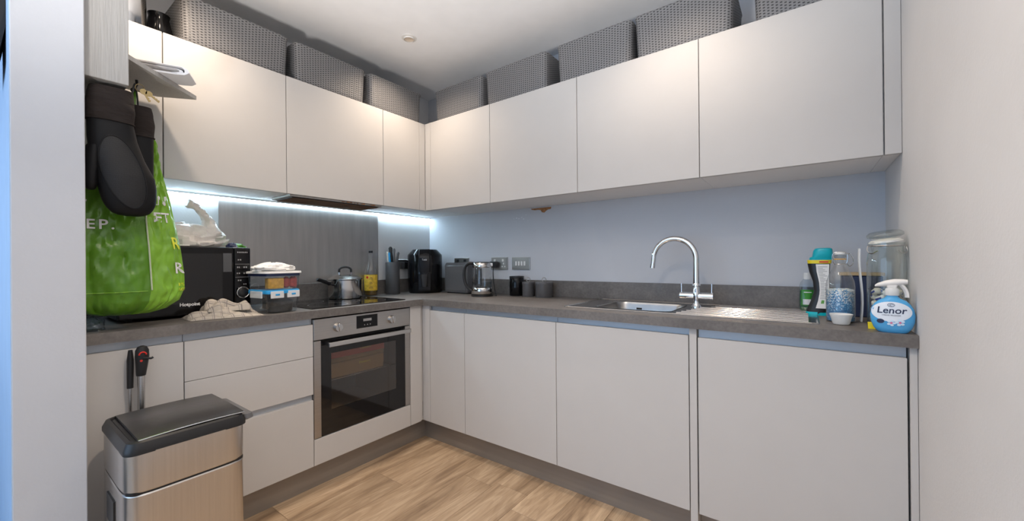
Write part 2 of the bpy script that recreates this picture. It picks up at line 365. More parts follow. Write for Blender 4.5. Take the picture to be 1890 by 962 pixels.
def quad(fn, u0, u1, v0, v1, nu=1, nv=1, bm=None, mi=0):
    t = NB(); g = [[t.verts.new(fn(u0 + (u1 - u0) * i / nu, v0 + (v1 - v0) * j / nv)) for i in range(nu + 1)] for j in range(nv + 1)]
    for j in range(nv):
        for i in range(nu): t.faces.new((g[j][i], g[j][i + 1], g[j + 1][i + 1], g[j + 1][i]))
    return merge(t, bm, mi)
def planeX(x, y0, z0): return lambda u, v: (x, y0 + u, z0 + v)      # faces +x, u runs +y
def planeY(y, x0, z0): return lambda u, v: (x0 + u, y, z0 + v)      # faces -y, u runs +x

W = 2.8214; CEIL = 2.5; TOP = .905; TB = .866; F = .578; D = .373; HB = 1.505; HT = 2.12
NY0, NY1, NX = -2.2225, -2.077, .74
# ================================================================== the setting
fl = struct('floor', box(-3, W, -5, 0, -.06, -.012), 'dark_gap')
PW, PL = .19, 1.22
proto = None; rnd = random.Random(3)
nx = 0; x = .50
pl_mesh = None
while x < W + .001:
    off = rnd.uniform(0, PL); y = -.53 + off
    while y > -3.3:
        y0 = max(y - PL, -3.4); y1 = min(y, -.50)
        if y1 - y0 > .05:
            x1 = min(x + PW, W)
            if abs(x1 - x - PW) > 1e-4 or abs(y1 - y0 - PL) > 1e-4:      # a plank cut at the wall or plinth gets its own mesh
                hx, hy = (x1 - x) / 2 - .0006, (y1 - y0) / 2 - .0006
                o = put('plank', box(-hx, hx, -hy, hy, -.012, 0, .0008, 1), 'floor', fl, world=False)
            elif pl_mesh is None:
                b_ = box(-PW / 2 + .0006, PW / 2 - .0006, -PL / 2 + .0006, PL / 2 - .0006, -.012, 0, .0008, 1)
                o = put('plank', b_, 'floor', fl, world=False); pl_mesh = o.data
            else: o = bpy.data.objects.new('plank', pl_mesh); COL.objects.link(o); o.parent = fl
            o.location = ((x + x1) / 2, (y0 + y1) / 2, rnd.uniform(-.0003, 0))
        y -= PL
    x += PW
struct('trim_1', box(-3, W, -5, -3.4, -.012, 0), 'floor')           # the rest of the laminate behind the viewer
struct('ceiling', box(-3, W, -5, 0, CEIL, CEIL + .05), 'ceiling_paint')
wb = struct('wall_back', box(-.1, W + .1, 0, .1, -.01, CEIL), 'wall_paint_grey')
# torn paint and filler patch just under the wall units
pts = [(1.03, 1.50), (1.19, 1.50), (1.185, 1.487), (1.165, 1.485), (1.15, 1.478), (1.135, 1.466), (1.118, 1.470), (1.11, 1.484), (1.085, 1.489), (1.06, 1.488), (1.035, 1.493)]
b_ = NB(); f0 = [b_.verts.new((x, -.0045 - .002 * (i % 2), z)) for i, (x, z) in enumerate(pts)]; f1 = [b_.verts.new((x, 0, z)) for x, z in pts]; b_.faces.new(f0)
for i in range(len(pts)): b_.faces.new((f0[i], f0[(i + 1) % len(pts)], f1[(i + 1) % len(pts)], f1[i]))
put('torn_plaster', b_, 'plaster_brown', wb, label='torn brown patch of bare plaster under the wall cabinets')
b_ = NB()
for (cx, cz, r) in ((.905, 1.445, .007), (.925, 1.44, .006), (.95, 1.447, .005), (.88, 1.442, .004), (.965, 1.435, .006), (1.0, 1.42, .003), (.985, 1.462, .004)):
    disc(lambda u, v: (cx + u, -.0012, cz + v), r, 7, b_, ry=r * .6)
put('paint_chip', b_, 'paper', wb, label='small blisters and chips of paint')
wl = struct('wall_left', box(-.1, 0, -2.2, 0, -.01, CEIL), 'wall_paint')
struct('wall_right', box(W, W + .1, -5, 0, -.01, CEIL), 'wall_paint')
struct('wall_front', box(0, NX, NY0, NY1, -.01, CEIL, .002, 1), 'wall_paint_grey')
b_ = box(-3, 0, NY0, NY0 + .1, -.01, CEIL); box(-.02, NX - .002, NY0 - .0015, NY0, 0, CEIL, bm=b_); struct('wall_front_left', b_, 'wall_daylight_blue')
# rear wall with the big window, far left wall with a window
def wall_win(name, axis, c0, a0, a1, w0, w1, s0, s1, th):
    b = NB()
    def bb(p0, p1, z0, z1):
        if axis == 'y': box(p0, p1, min(c0, c0 - th), max(c0, c0 - th), z0, z1, bm=b)
        else: box(min(c0, c0 - th), max(c0, c0 - th), p0, p1, z0, z1, bm=b)
    bb(a0, w0, -.01, CEIL); bb(w1, a1, -.01, CEIL); bb(w0, w1, -.01, s0); bb(w0, w1, s1, CEIL); return struct(name, b, 'wall_paint')
wall_win('wall_rear', 'y', -5, -3, W, -.7, 2.5, .4, 2.35, .1)
wall_win('wall_far_left', 'x', -3, -5, NY0, -4.6, -2.6, .4, 2.35, .1)
def window(name, axis, c, w0, w1, z0, z1):
    b = NB(); t = .05
    def bb(p0, p1, q0, q1):
        if axis == 'y': box(p0, p1, c - .07, c - .02, q0, q1, bm=b)
        else: box(c - .07, c - .02, p0, p1, q0, q1, bm=b)
    bb(w0, w1, z0, z0 + t); bb(w0, w1, z1 - t, z1); bb(w0, w0 + t, z0 + t, z1 - t); bb(w1 - t, w1, z0 + t, z1 - t)
    m = (w0 + w1) / 2; bb(m - t / 2, m + t / 2, z0 + t, z1 - t)
    o = struct(name, b, 'white_plastic'); g = NB()
    if axis == 'y': box(w0 + t, w1 - t, c - .047, c - .043, z0 + t, z1 - t, bm=g)
    else: box(c - .047, c - .043, w0 + t, w1 - t, z0 + t, z1 - t, bm=g)
    put('pane', g, 'glass', o)
window('window_1', 'y', -5, -.7, 2.5, .4, 2.35); window('window_2', 'x', -3, -4.6, -2.6, .4, 2.35)
# boxed-in duct beside the nib and the small white corner shelf
b_ = box(D + .006, .72, NY1, -1.9725, 1.742, CEIL, .0015, 1); struct('trim_2', b_, 'brushed_paint_shaded')
b_ = NB(); poly = [(.712, -1.972), (.478, -1.722), (.39, -1.83), (.39, -1.972)]
lo = [b_.verts.new((x, y, 1.835)) for x, y in poly]; hi = [b_.verts.new((x, y, 1.851)) for x, y in poly]
b_.faces.new(lo); b_.faces.new(hi)
for i in range(4): b_.faces.new((lo[i], lo[(i + 1) % 4], hi[(i + 1) % 4], hi[i]))
one('corner_shelf', b_, 'brushed_paint_shaded', 'small angled white painted shelf board jutting from the boxing above the oven gloves', 'shelf')

# ceiling downlights
def downlight(x, y, label):
    t = thing('downlight', label, 'ceiling light', (x, y, CEIL), 0)
    put('bezel', lathe([(.030, -.012), (.0315, -.004), (.044, -.0035), (.0445, -.001), (.044, 0)], x, y, CEIL, 36, cap=False), 'lamp_ring', t, True)
    put('lamp', lathe([(.001, -.0035), (.018, -.003), (.026, -.006), (.030, -.008)], x, y, CEIL, 28, cap=False), 'lamp_lens', t, True)
downlight(*DL[0][:2], 'round recessed ceiling downlight with white ring, the only one in view')
# made-up stand and shade for the added ceiling fill, out of view
t = thing('ceiling_fill_stand', 'unseen uplighter stand added behind the viewer for the ceiling fill', 'floor lamp', (1.9, -2.9, 0))
put('base', lathe([(.13, 0), (.13, .015), (.02, .03)], 1.9, -2.9, 0, 28), 'black_satin', t, True)
put('pole', lathe([(.012, .03), (.012, .70)], 1.9, -2.9, 0, 16), 'black_satin', t, True)
put('fill_shade', lathe([(.02, .69), (.09, .73), (.15, .78), (.148, .78), (.085, .735), (.001, .72)], 1.9, -2.9, 0, 32, cap=False), 'black_satin', t, True)
# ================================================================== kitchen units
PL_ = .53
def gap_rail(x0, x1, y0, y1, z0, z1, par): put('handle_rail', box(x0, x1, y0, y1, z0, z1), 'rail_grey', par)
g = .0015
# ---- left run, floor units (fronts face +x)
def base_left(label, y0, y1, fronts, rails, cat='cabinet', name='base_cabinet'):
    t = thing(name, label, cat, (.3, (y0 + y1) / 2, .129))
    put('carcass', box(.02, F - .024, y0 + .001, y1 - .001, .129, TB - .001), 'carcass_white', t)
    for nm, z0, z1 in fronts: put(nm, box(F - .02, F, y0 + g, y1 - g, z0, z1, .001, 1), 'door_white', t)
    for z0, z1 in rails: put('handle_rail', box(F - .0235, F - .0195, y0 + .001, y1 - .001, z0, z1), 'rail_grey', t)
    return t
base_left('white handleless base cabinet under the microwave, half behind the bin', -2.075, -1.795, [('door', .129, .8335)], [(.8335, TB - .001)])
base_left('white three-drawer base unit between the bin and the oven', -1.795, -1.2845, [('drawer', .6755, .8335), ('drawer', .487, .6735), ('drawer', .129, .458)], [(.8335, TB - .001), (.458, .487)])
t = thing('oven_housing', 'white panel unit carrying the built-in oven', 'cabinet', (.3, -.98, .129))
put('lower_panel', box(F - .02, F, -1.2845 + g, -.684 - g, .129, .2585, .001, 1), 'door_white', t)
put('carcass', box(.02, F - .024, -1.283, -.685, .129, .245), 'carcass_white', t)
put('side', box(.02, F - .024, -1.2835, -1.2815, .245, TB - .001), 'carcass_white', t)
put('side', box(.02, F - .024, -.6865, -.6845, .245, TB - .001), 'carcass_white', t)
b_ = box(F - .02, F, -.684 + g, -.600, .129, TB - .001, .001, 1); box(F - .03, F - .012, -.600, -.5785, .129, TB - .001, bm=b_)
one('corner_filler', b_, 'door_white', 'narrow white corner filler panel right of the oven', 'panel')
# ---- right run, floor units (fronts face -y)
def base_right(label, x0, x1, z1, name='base_cabinet', cat='cabinet', inset=0):
    t = thing(name, label, cat, ((x0 + x1) / 2, -.3, .129))
    put('carcass', box(x0 + .001, x1 - .001, -F + .024, -.02, .129, TB - .001 if x0 < 1.5 or x0 > 2.19 else .70), 'carcass_white', t)
    put('door', box(x0 + g, x1 - g, -F, -F + .02, .129, z1, .001, 1), 'door_white', t)
    put('handle_rail', box(x0 + .001, x1 - .001, -F + .0195, -F + .0235, z1, TB - .001), 'rail_grey', t)
    return t
one('corner_post', box(.5665, .636, -F + .0005, -F + .020, .129, TB - .001, .001, 1), 'door_white', 'slim white corner post where the two runs of base units meet', 'panel')
base_right('narrow white handleless base unit in the inner corner of the sink run', .638, .935, .8354)
base_right('white handleless base cabinet left of the sink cupboard, under the kettle', .935, 1.552, .8354)
base_right('white handleless sink cupboard below the mixer tap', 1.552, 2.167, .8354)
one('divider_panel', box(2.169, 2.196, -F - .001, -.02, .0, TB - .001, .001, 1), 'door_white', 'thin white upright divider panel between sink cupboard and dishwasher front', 'panel')
t = base_right('white integrated dishwasher front at the right end of the worktop', 2.199, 2.799, .830, 'integrated_dishwasher', 'dishwasher')
one('end_panel', box(2.803, W - .001, -F - .002, -.02, .0, TB - .001, .001, 1), 'door_white', 'narrow white end panel between dishwasher front and right wall', 'panel')
one('plinth', box(PL_ - .016, PL_, -2.075, -PL_, 0, .128), 'plinth_grey', 'grey plinth under the oven and drawer run', 'plinth')
b_ = box(PL_, 2.168, -PL_, -PL_ + .016, 0, .128); one('plinth', b_, 'plinth_grey', 'grey plinth running from the corner to under the sink cupboard', 'plinth')
one('plinth', box(2.197, 2.802, -PL_ - .002, -PL_ + .016, 0, .128), 'plinth_grey', 'grey plinth under the dishwasher front', 'plinth')
# ---- wall units
def wall_left_unit(label, y0, y1, hood=False):
    t = thing('wall_cabinet', label, 'cabinet', (.19, (y0 + y1) / 2, HB))
    put('carcass', box(.001, D - .0215, y0 + .0005, y1 - .0005, HB + .003, HT - .001), 'carcass_white', t)
    put('door', box(D - .02, D, y0 + g, y1 - g, HB, HT, .001, 1), 'door_white', t)
    return t
wall_left_unit('white wall cabinet left of the wide one, partly hidden by the boxing and oven gloves', -2.07, -1.809)
wall_left_unit('white wall cabinet above the microwave', -1.808, -1.313)
wall_left_unit('white wall cabinet holding the extractor above the hob', -1.313, -.721)
wall_left_unit('narrow white wall cabinet right of the extractor cabinet', -.721, -.423)
one('wall_corner_post', box(D - .02, D, -.422, -D, HB, HT, .001, 1), 'door_white', 'thin white strip closing the left side of the wall cabinet corner', 'panel')
one('wall_corner_post', box(D + .002, .429, -D, -D + .02, HB, HT, .001, 1), 'door_white', 'thin white strip closing the right side of the wall cabinet corner', 'panel')
def wall_right_unit(label, x0, x1):
    t = thing('wall_cabinet', label, 'cabinet', ((x0 + x1) / 2, -.19, HB))
    put('carcass', box(x0 + .0005, x1 - .0005, -D + .0215, -.001, HB + .003, HT - .001), 'carcass_white', t)
    put('door', box(x0 + g, x1 - g, -D, -D + .02, HB, HT, .001, 1), 'door_white', t)
wall_right_unit('white wall cabinet nearest the corner above the kettle', .430, .971)
wall_right_unit('white wall cabinet second from the corner on the sink wall', .971, 1.573)
wall_right_unit('white wall cabinet above the mixer tap', 1.573, 2.173)
wall_right_unit('white wall cabinet above the swing-top bottle, last before the right wall', 2.173, 2.774)
one('wall_filler_panel', box(2.777, W - .001, -D, -D + .02, HB, HT, .001, 1), 'door_white', 'narrow white filler panel between last wall cabinet and right wall', 'panel')
one('corner_carcass', box(.001, .428, -.352, -.001, HB + .003, HT - .001), 'carcass_white', 'boxed inner corner of the wall cabinets', 'cabinet')
one('corner_carcass', box(.001, .351, -.4215, -.354, HB + .003, HT - .001), 'carcass_white', 'narrow boxed piece beside the wall cabinet corner', 'cabinet')
one('under_cabinet_filler', box(2.7745, W - .001, -.350, -.001, HB + .003, HT - .001), 'carcass_white', 'recessed filler carcass against the right wall', 'cabinet')
# extractor
t = thing('cooker_hood', 'dark grille of the extractor under the cabinet above the hob', 'cooker hood', (.25, -1.0, HB - .012))
put('frame', box(.14, .356, -1.29, -.725, HB - .010, HB + .003, .002, 1), 'steel_oven', t)
b_ = box(.155, .345, -1.275, -.74, HB - .013, HB - .010)
put('grease_filter', b_, 'black_satin', t)
for k in range(14): put('filter_slat', box(.16 + k * .0132, .166 + k * .0132, -1.27, -.745, HB - .0165, HB - .013), 'grease', t)
b_ = NB(); rnd = random.Random(5)
for k in range(16):
    y = -1.0 + .22 * rnd.random(); r = .004 + .004 * rnd.random(); lathe([(r, 0), (r * .8, r * .6), (.001, r * .8)], D - .006 - .012 * rnd.random(), y, HB - .008, 7, b_)
put('grease_spots', b_, 'plaster_brown', t, label='brown crumbs of grease along the front edge', kind='stuff')
# LED strip at the back under the left wall units
t = thing('led_strip', 'bright cold-white LED strip under the left wall cabinets', 'light', (.02, -1.0, HB))
put('channel', box(.002, .022, -2.07, -.012, HB - .006, HB + .003), 'chrome', t)
put('diffuser', box(.0045, .0195, -2.065, -.016, HB - .0085, HB - .006), 'led', t)

# ================================================================== worktop, upstands, splashback
WF = .597
bx = dict(x0=1.70, x1=2.06, y0=-.45, y1=-.12)   # sink bowl opening
b_ = NB()
box(.001, WF, -2.0755, -WF, TB, TOP, bm=b_)
def cell(x0, x1, y0, y1): box(x0, x1, y0, y1, TB, TOP, bm=b_)
cell(.001, bx['x0'], -WF, -.001); cell(bx['x1'], W - .001, -WF, -.001); cell(bx['x0'], bx['x1'], -WF, bx['y0']); cell(bx['x0'], bx['x1'], bx['y1'], -.001)
one('worktop', b_, 'worktop', 'grey concrete-look L-shaped laminate worktop', 'worktop')
one('upstand', box(.0155, W - .001, -.015, -.0005, TOP, 1.0102, .0008, 1), 'worktop', 'grey laminate upstand along the sink wall', 'upstand')
one('upstand', box(.0005, .015, -2.0755, -.0005, TOP, 1.0102, .0008, 1), 'worktop', 'grey laminate upstand along the hob wall', 'upstand')
one('splashback', box(.0005, .006, -1.5, -.507, 1.0105, HB - .001), 'steel_splash', 'smeared brushed steel splashback panel behind the hob', 'splashback')
# ---- hob
t = thing('induction_hob', 'black glass hob set in the worktop beside the food containers', 'hob', (.3, -.98, TOP))
put('glass_plate', box(.055, .545, -1.275, -.69, TOP, TOP + .005, .0015, 1), 'black_glass', t)
for (x, y, r) in ((.18, -1.12, .09), (.18, -.84, .10), (.42, -1.12, .10), (.42, -.84, .075)):
    b_ = NB(); bmesh.ops.create_circle(b_, segments=40, radius=r); 
    ring = b_.verts[:]; lathe([(r, .0052), (r + .0015, .0052)], x, y, TOP, 40, cap=False, bm=(q := NB())); b_.free()
    put('cooking_zone', q, 'grey_print', t)

# ================================================================== oven
t = thing('built_in_oven', 'stainless steel built-in oven with black glass door and pizza boxes inside', 'oven', (F, -.984, .2605))
OY0, OY1, OZ0, OZ1 = -1.2835, -.685, .2605, .8575
# cavity
b_ = box(.06, .55, -1.24, -.73, .262, .30); box(.06, .55, -1.24, -.73, .735, .84, bm=b_); box(.06, .08, -1.24, -.73, .30, .735, bm=b_); box(.06, .55, -1.24, -1.225, .30, .735, bm=b_); box(.06, .55, -.745, -.73, .30, .735, bm=b_)
put('cavity', b_, 'oven_inside', t)
b_ = NB()
for y in [(-1.215 + .0205 * k) for k in range(23)]: tube([(.10, y, .52), (.53, y, .52)], .0015, 6, b_)
for x in (.10, .53): tube([(x, -1.22, .52), (x, -.75, .52)], .002, 6, b_)
put('wire_shelf', b_, 'steel', t)
put('control_panel', box(F - .022, F, OY0 + .001, OY1 - .001, .752, OZ1, .0015, 1), 'steel_oven', t)
dp = put('display', box(F, F + .0015, -1.048, -.9165, .779, .8475, .0005, 1), 'black_gloss', t)
put('lcd', quad(planeX(F + .0022, -1.008, .815), 0, .052, 0, .014), 'grey_print', dp)
b_ = NB()
for yy in (-1.0, -.982, -.964): disc(planeX(F + .0022, yy, .795), .003, 10, b_)
put('touch_key', b_, 'grey_print', dp)
for yy in (-1.158, -.824):
    b_ = lathe([(.0235, 0), (.0235, .006), (.021, .012), (.020, .021), (.001, .022)], seg=28); box(-.0035, .0035, -.021, .021, .02, .027, .001, 1, b_)
    b_.transform(Matrix.Translation((F, yy, .804)) @ Matrix.Rotation(radians(8), 4, 'X') @ Matrix.Rotation(radians(90), 4, 'Y') @ Matrix.Rotation(radians(90), 4, 'Z'))
    k = put('knob', b_, 'steel', t, True)
    b_ = NB()
    for a in range(-120, 121, 30):
        disc(planeX(F + .0006, yy + .034 * sin(radians(a)), .804 + .034 * cos(radians(a))), .0018, 6, b_)
    put('dial_marks', b_, 'grey_print', k)
# door: frame strips, black glass with inner window, handle
dr = put('oven_door', box(F - .03, F - .012, OY0 + .03, OY1 - .03, .262, .30), 'black_satin', t)
for a, c in ((OY0 + .001, -1.246), (-.722, OY1 - .001)): put('side_trim', box(F - .02, F - .0005, a, c, .262, .7475, .001, 1), 'steel_oven', dr)
b_ = NB()
for (a, c, z0, z1) in ((-1.2455, -.7225, .674, .738), (-1.2455, -.7225, .2625, .384), (-1.2455, -1.1915, .384, .674), (-.7845, -.7225, .384, .674)):
    box(F - .012, F - .003, a, c, z0, z1, bm=b_)
put('black_glass_border', b_, 'black_glass', dr)
put('door_window', box(F - .006, F - .004, -1.1915, -.7845, .384, .674), 'oven_glass', dr)
b_ = box(F + .028, F + .040, -1.223, -.706, .713, .736, .002, 1)
for yy in (-1.205, -.724): box(F - .003, F + .028, yy - .007, yy + .007, .717, .732, bm=b_)
put('handle', b_, 'steel', dr)
put('vent_slot', box(F - .02, F - .016, -1.245, -.723, .739, .7515), 'dark_gap', t)
# boxes stored inside the oven
def pizza_box(z, y0, y1, m, lab, dz=.04, tx=0):
    q = thing('pizza_box', lab, 'box', (.36, (y0 + y1) / 2, z))
    put('body', box(.16, .515, y0, y1, z, z + dz * .5, .001, 1), 'cardboard', q); put('lid', box(.158, .517, y0 - .002, y1 + .002, z + dz * .5, z + dz * 1.6, .001, 1), m, q)
    put('print', text('Domino\'s', .013, planeX(.5178, (y0 + y1) / 2 + .06, z + dz * .98)), 'yellow_print', q)
pizza_box(.5225, -1.205, -.835, 'cardboard', 'lower cardboard pizza box dimly seen on the oven shelf', .05)
pizza_box(.604, -1.20, -.83, 'pizza_red', 'upper red pizza box with small lettering seen through the oven glass', .048)

# ================================================================== sink and tap
t = thing('inset_sink', 'stainless steel inset sink with single bowl and ribbed drainer', 'sink', (2.07, -.28, TOP))
SX0, SX1, SY0, SY1 = 1.56, 2.585, -.505, -.035; Z = TOP + .0035
b_ = NB()
def frame_cell(x0, x1, y0, y1, z=Z): box(x0, x1, y0, y1, TOP + .0002, z, bm=b_)
frame_cell(SX0, bx['x0'], SY0, SY1); frame_cell(bx['x0'], bx['x1'], SY0, bx['y0']); frame_cell(bx['x0'], bx['x1'], bx['y1'], SY1); frame_cell(bx['x1'], 2.17, SY0, SY1); frame_cell(2.17, 2.57, SY0, -.475); frame_cell(2.17, 2.57, -.06, SY1); frame_cell(2.57, SX1, SY0, SY1); frame_cell(2.17, 2.57, -.475, -.06)
# raised rolled rim
rim = [(x, y, Z) for x, y in rrect(SX1 - SX0, SY1 - SY0, .02, 4, (SX0 + SX1) / 2, (SY0 + SY1) / 2)]; tube(rim, .0025, 6, b_, closed=True)
put('rim', b_, 'steel_sink', t)
cxb, cyb, wb_, db_ = (bx['x0'] + bx['x1']) / 2, (bx['y0'] + bx['y1']) / 2, bx['x1'] - bx['x0'], bx['y1'] - bx['y0']
b_ = loft(rbox_rings([(Z + .001, wb_ + .012, db_ + .012, .05, cxb, cyb), (Z - .001, wb_ - .001, db_ - .001, .05, cxb, cyb), (Z - .012, wb_ - .010, db_ - .010, .05, cxb, cyb), (TOP - .14, wb_ - .03, db_ - .03, .05, cxb, cyb), (TOP - .155, wb_ - .08, db_ - .08, .04, cxb, cyb), (TOP - .157, .08, .08, .03, cxb, cyb)]), cap0=False)
put('bowl', b_, 'steel_bowl', t, True)
put('plug', lathe([(.04, 0), (.038, .003), (.01, .004), (.006, .012), (.001, .012)], cxb, cyb, TOP - .1565, 24), 'chrome', t, True)
for k in range(9):
    y = -.452 + k * .048
    b_ = tube([(2.09 + .010 * k + (.03 if k > 5 else 0), y, 0), (2.555, y, 0)], .0085, 14)
    for v in b_.verts: v.co.z = Z + v.co.z * .55
    put('drainer_rib', b_, 'steel_sink', t, True)
put('overflow', lathe([(.012, 0), (.011, .002), (.001, .002)], 0, 0, 0, 16).__class__ and box(1.80, 1.83, bx['y1'] - .0075, bx['y1'] - .006, TOP - .035, TOP - .025), 'dark_gap', t)
# mixer tap
tx, ty = 2.118, -.19
t = thing('mixer_tap', 'tall chrome swan-neck mixer tap with two levers behind the sink', 'tap', (tx, ty, Z))
put('base', lathe([(.026, 0), (.026, .004), (.02, .008), (.016, .02), (.016, .04), (.019, .05), (.019, .07), (.015, .082), (.013, .10), (.0185, .103), (.0185, .112), (.016, .116)], tx, ty, Z, 28), 'chrome', t, True)
b_ = NB(); tube([(tx - .075, ty, Z + .055), (tx + .075, ty, Z + .055)], .0165, 20, b_)
for s in (-1, 1): tube([(tx + s * .045, ty, Z + .055), (tx + s * .048, ty, Z + .055)], .0172, 20, b_)
put('crossbar', b_, 'chrome', t, True)
for s in (-1, 1): put('lever', tube([(tx + s * .068, ty, Z + .07), (tx + s * .069, ty, Z + .115)], [.0032, .0028], 10), 'chrome', t, True)
R_ = .102; zc = 1.145
pts = [(tx, ty, Z + .11), (tx, ty, zc - .05)] + [(tx - R_ + R_ * cos(a), ty, zc + R_ * sin(a)) for a in [pi * i / 22 for i in range(0, 23)]] + [(tx - 2 * R_ - .004, ty, zc - .03)]
put('spout', tube(pts, [.0155, .015] + [.015 - .0025 * i / 22 for i in range(23)] + [.0122], 18), 'chrome', t, True)
put('nozzle', tube([(tx - 2 * R_ - .004, ty, zc - .028), (tx - 2 * R_ - .006, ty, zc - .046)], .0135, 16), 'chrome', t, True)
# ================================================================== electrical plates
def plate(name, label, cat, x0, x1, z0, z1): 
    t = thing(name, label, cat, ((x0 + x1) / 2, 0, (z0 + z1) / 2)); put('faceplate', box(x0, x1, -.008, -.0002, z0, z1, .002, 2), 'steel_oven', t); return t
t = plate('wall_socket', 'brushed steel double wall socket with kettle plug, behind the kettle', 'socket', .676, .826, 1.079, 1.170)
b_ = NB()
for xx in (.71, .785): box(xx - .008, xx + .008, -.0115, -.008, 1.138, 1.156, .001, 1, b_)
put('rocker', b_, 'white_plastic', t)
b_ = NB()
for xx in (.79,):
    box(xx - .004, xx + .004, -.0088, -.0079, 1.118, 1.130, bm=b_)
    for s in (-1, 1): box(xx + s * .012 - .005, xx + s * .012 + .005, -.0088, -.0079, 1.098, 1.106, bm=b_)
put('pin_hole', b_, 'white_plastic', t)
t = plate('light_switch', 'brushed steel wall switch with four white rockers', 'switch', .866, 1.018, 1.080, 1.168)
for k in range(4): put('rocker', box(.897 + k * .024, .911 + k * .024, -.012, -.008, 1.109, 1.139, .001, 1), 'white_plastic', t)
t = plate('wall_socket', 'brushed steel double wall socket half hidden by the grey bread bin', 'socket', .296, .448, 1.079, 1.169)
for xx in (.335, .41): put('rocker', box(xx - .012, xx + .012, -.012, -.008, 1.139, 1.157, .001, 1), 'black_satin', t)
t = thing('wall_socket', 'dark wall socket with plug beside the air fryer', 'socket', (0, -.26, 1.125))
put('faceplate', box(.0002, .008, -.33, -.20, 1.085, 1.162, .002, 1), 'steel_oven', t); put('plug', box(.008, .045, -.30, -.255, 1.088, 1.14, .005, 2), 'black_satin', t)
# ================================================================== kettle
kx, ky = .777, -.232
t = thing('electric_kettle', 'glass and steel electric kettle with black handle near the corner', 'kettle', (kx, ky, TOP), radians(36))
def L(bmf): return bmf
put('power_base', lathe([(.074, 0), (.074, .010), (.068, .014)], seg=32), 'black_satin', t, True, world=False)
put('steel_band', lathe([(.070, .016), (.073, .02), (.073, .052), (.070, .058)], seg=36), 'pot_steel', t, True, world=False)
put('glass_body', lathe([(.070, .058), (.0715, .065), (.069, .13), (.064, .19), (.0625, .196)], seg=36, cap=False), 'glass', t, True, world=False)
put('water', lathe([(.066, .059), (.068, .066), (.067, .098), (.001, .098)], seg=36), 'water', t, True, world=False)
put('collar', lathe([(.0635, .194), (.065, .198), (.062, .222), (.058, .226)], seg=36, cap=False), 'pot_steel', t, True, world=False)
put('lid', lathe([(.0575, .222), (.056, .230), (.03, .233), (.001, .233)], seg=32), 'black_satin', t, True, world=False)
b_ = NB(); box(.058, .074, -.012, .012, .200, .224, .004, 2, b_); put('spout', b_, 'pot_steel', t, True, world=False)
put('handle', tube(spline([(-.055, 0, .222), (-.088, 0, .222), (-.115, 0, .195), (-.122, 0, .14), (-.112, 0, .085), (-.088, 0, .05), (-.066, 0, .04)], 6), .0095, 10, flat=1.2), 'black_satin', t, True, world=False)
put('gauge', box(-.004, .004, -.075, -.069, .07, .19), 'black_satin', t, world=False)
t = thing('kettle_plug', 'black plug and cable in the socket behind the kettle', 'plug', (.715, -.01, 1.12))
put('plug_body', box(.690, .742, -.045, -.0125, 1.095, 1.14, .006, 2), 'black_satin', t)
put('cable', tube(spline([(.72, -.035, 1.10), (.735, -.06, 1.07), (.755, -.08, 1.0), (.80, -.12, .93), (.85, -.17, .9095), (.868, -.195, .909)], 8), .0035, 8), 'black_satin', t, True)
# ================================================================== small tins
def tin(label, x, y, r, h, m, loop=True):
    t = thing('storage_tin', label, 'canister', (x, y, TOP), radians(36), 'tins by the kettle'); t.pop('group') if 'group' in t.keys() else None
    put('body', lathe([(r * .97, 0), (r, .004), (r, h * .8), (r * .985, h * .8)], seg=32), m, t, True, world=False)
    ld = put('lid', lathe([(r * 1.03, h * .8), (r * 1.04, h * .84), (r * 1.04, h * .93), (r * .98, h * .985), (r * .5, h), (.001, h)], seg=32), m, t, True, world=False)
    if loop:
        put('loop_handle', tube([(.013 * cos(a) * 1, .0, h + .013 + .014 * sin(a)) for a in [2 * pi * i / 16 for i in range(16)]], .0026, 6, closed=True), 'steel_oven', ld, True, world=False)
    return t
tin('small dark grey lidded tin with metal loop, between black canister and wider tin', 1.055, -.082, .041, .098, 'grey_tin')
tin('wider dark grey lidded tin with metal loop, right end of the tins', 1.18, -.084, .056, .1, 'grey_tin')
t = thing('black_canister', 'glossy black canister left of the two grey tins', 'canister', (.95, -.068, TOP))
put('body', lathe([(.048, 0), (.05, .003), (.05, .118), (.048, .121)], .95, -.068, TOP, 32), 'black_gloss', t, True)
put('lid', lathe([(.051, .122), (.051, .13), (.048, .133), (.001, .134)], .95, -.068, TOP, 32), 'black_satin', t, True)
# ---- grey bread bin behind the kettle
t = thing('bread_bin', 'grey metal bread bin with rounded top behind the kettle', 'bread bin', (.47, -.1, TOP))
b_ = NB(); prof = [(.355, .008), (.355, .20)] + [(.375 - .02 * cos(a), .208 + .02 * sin(a)) for a in [pi / 2 * i / 6 for i in range(7)]] + [(.565 + .02 * sin(a), .208 + .02 * cos(a)) for a in [pi / 2 * i / 6 for i in range(7)]] + [(.585, .008)]
b_ = loft([[(x, -.17, TOP + z) for x, z in prof], [(x, -.03, TOP + z) for x, z in prof]]); bmesh.ops.bevel(b_, geom=[e for e in b_.edges if abs(e.verts[0].co.y - e.verts[1].co.y) < 1e-6], offset=.004, segments=2, affect='EDGES')
put('body', b_, 'grey_appliance', t, True, angle=30)
put('front_flap', box(.372, .568, -.1745, -.1705, TOP + .022, TOP + .205, .0015, 1), 'grey_appliance', t)
put('foot', box(.37, .57, -.16, -.04, TOP, TOP + .008), 'black_satin', t)
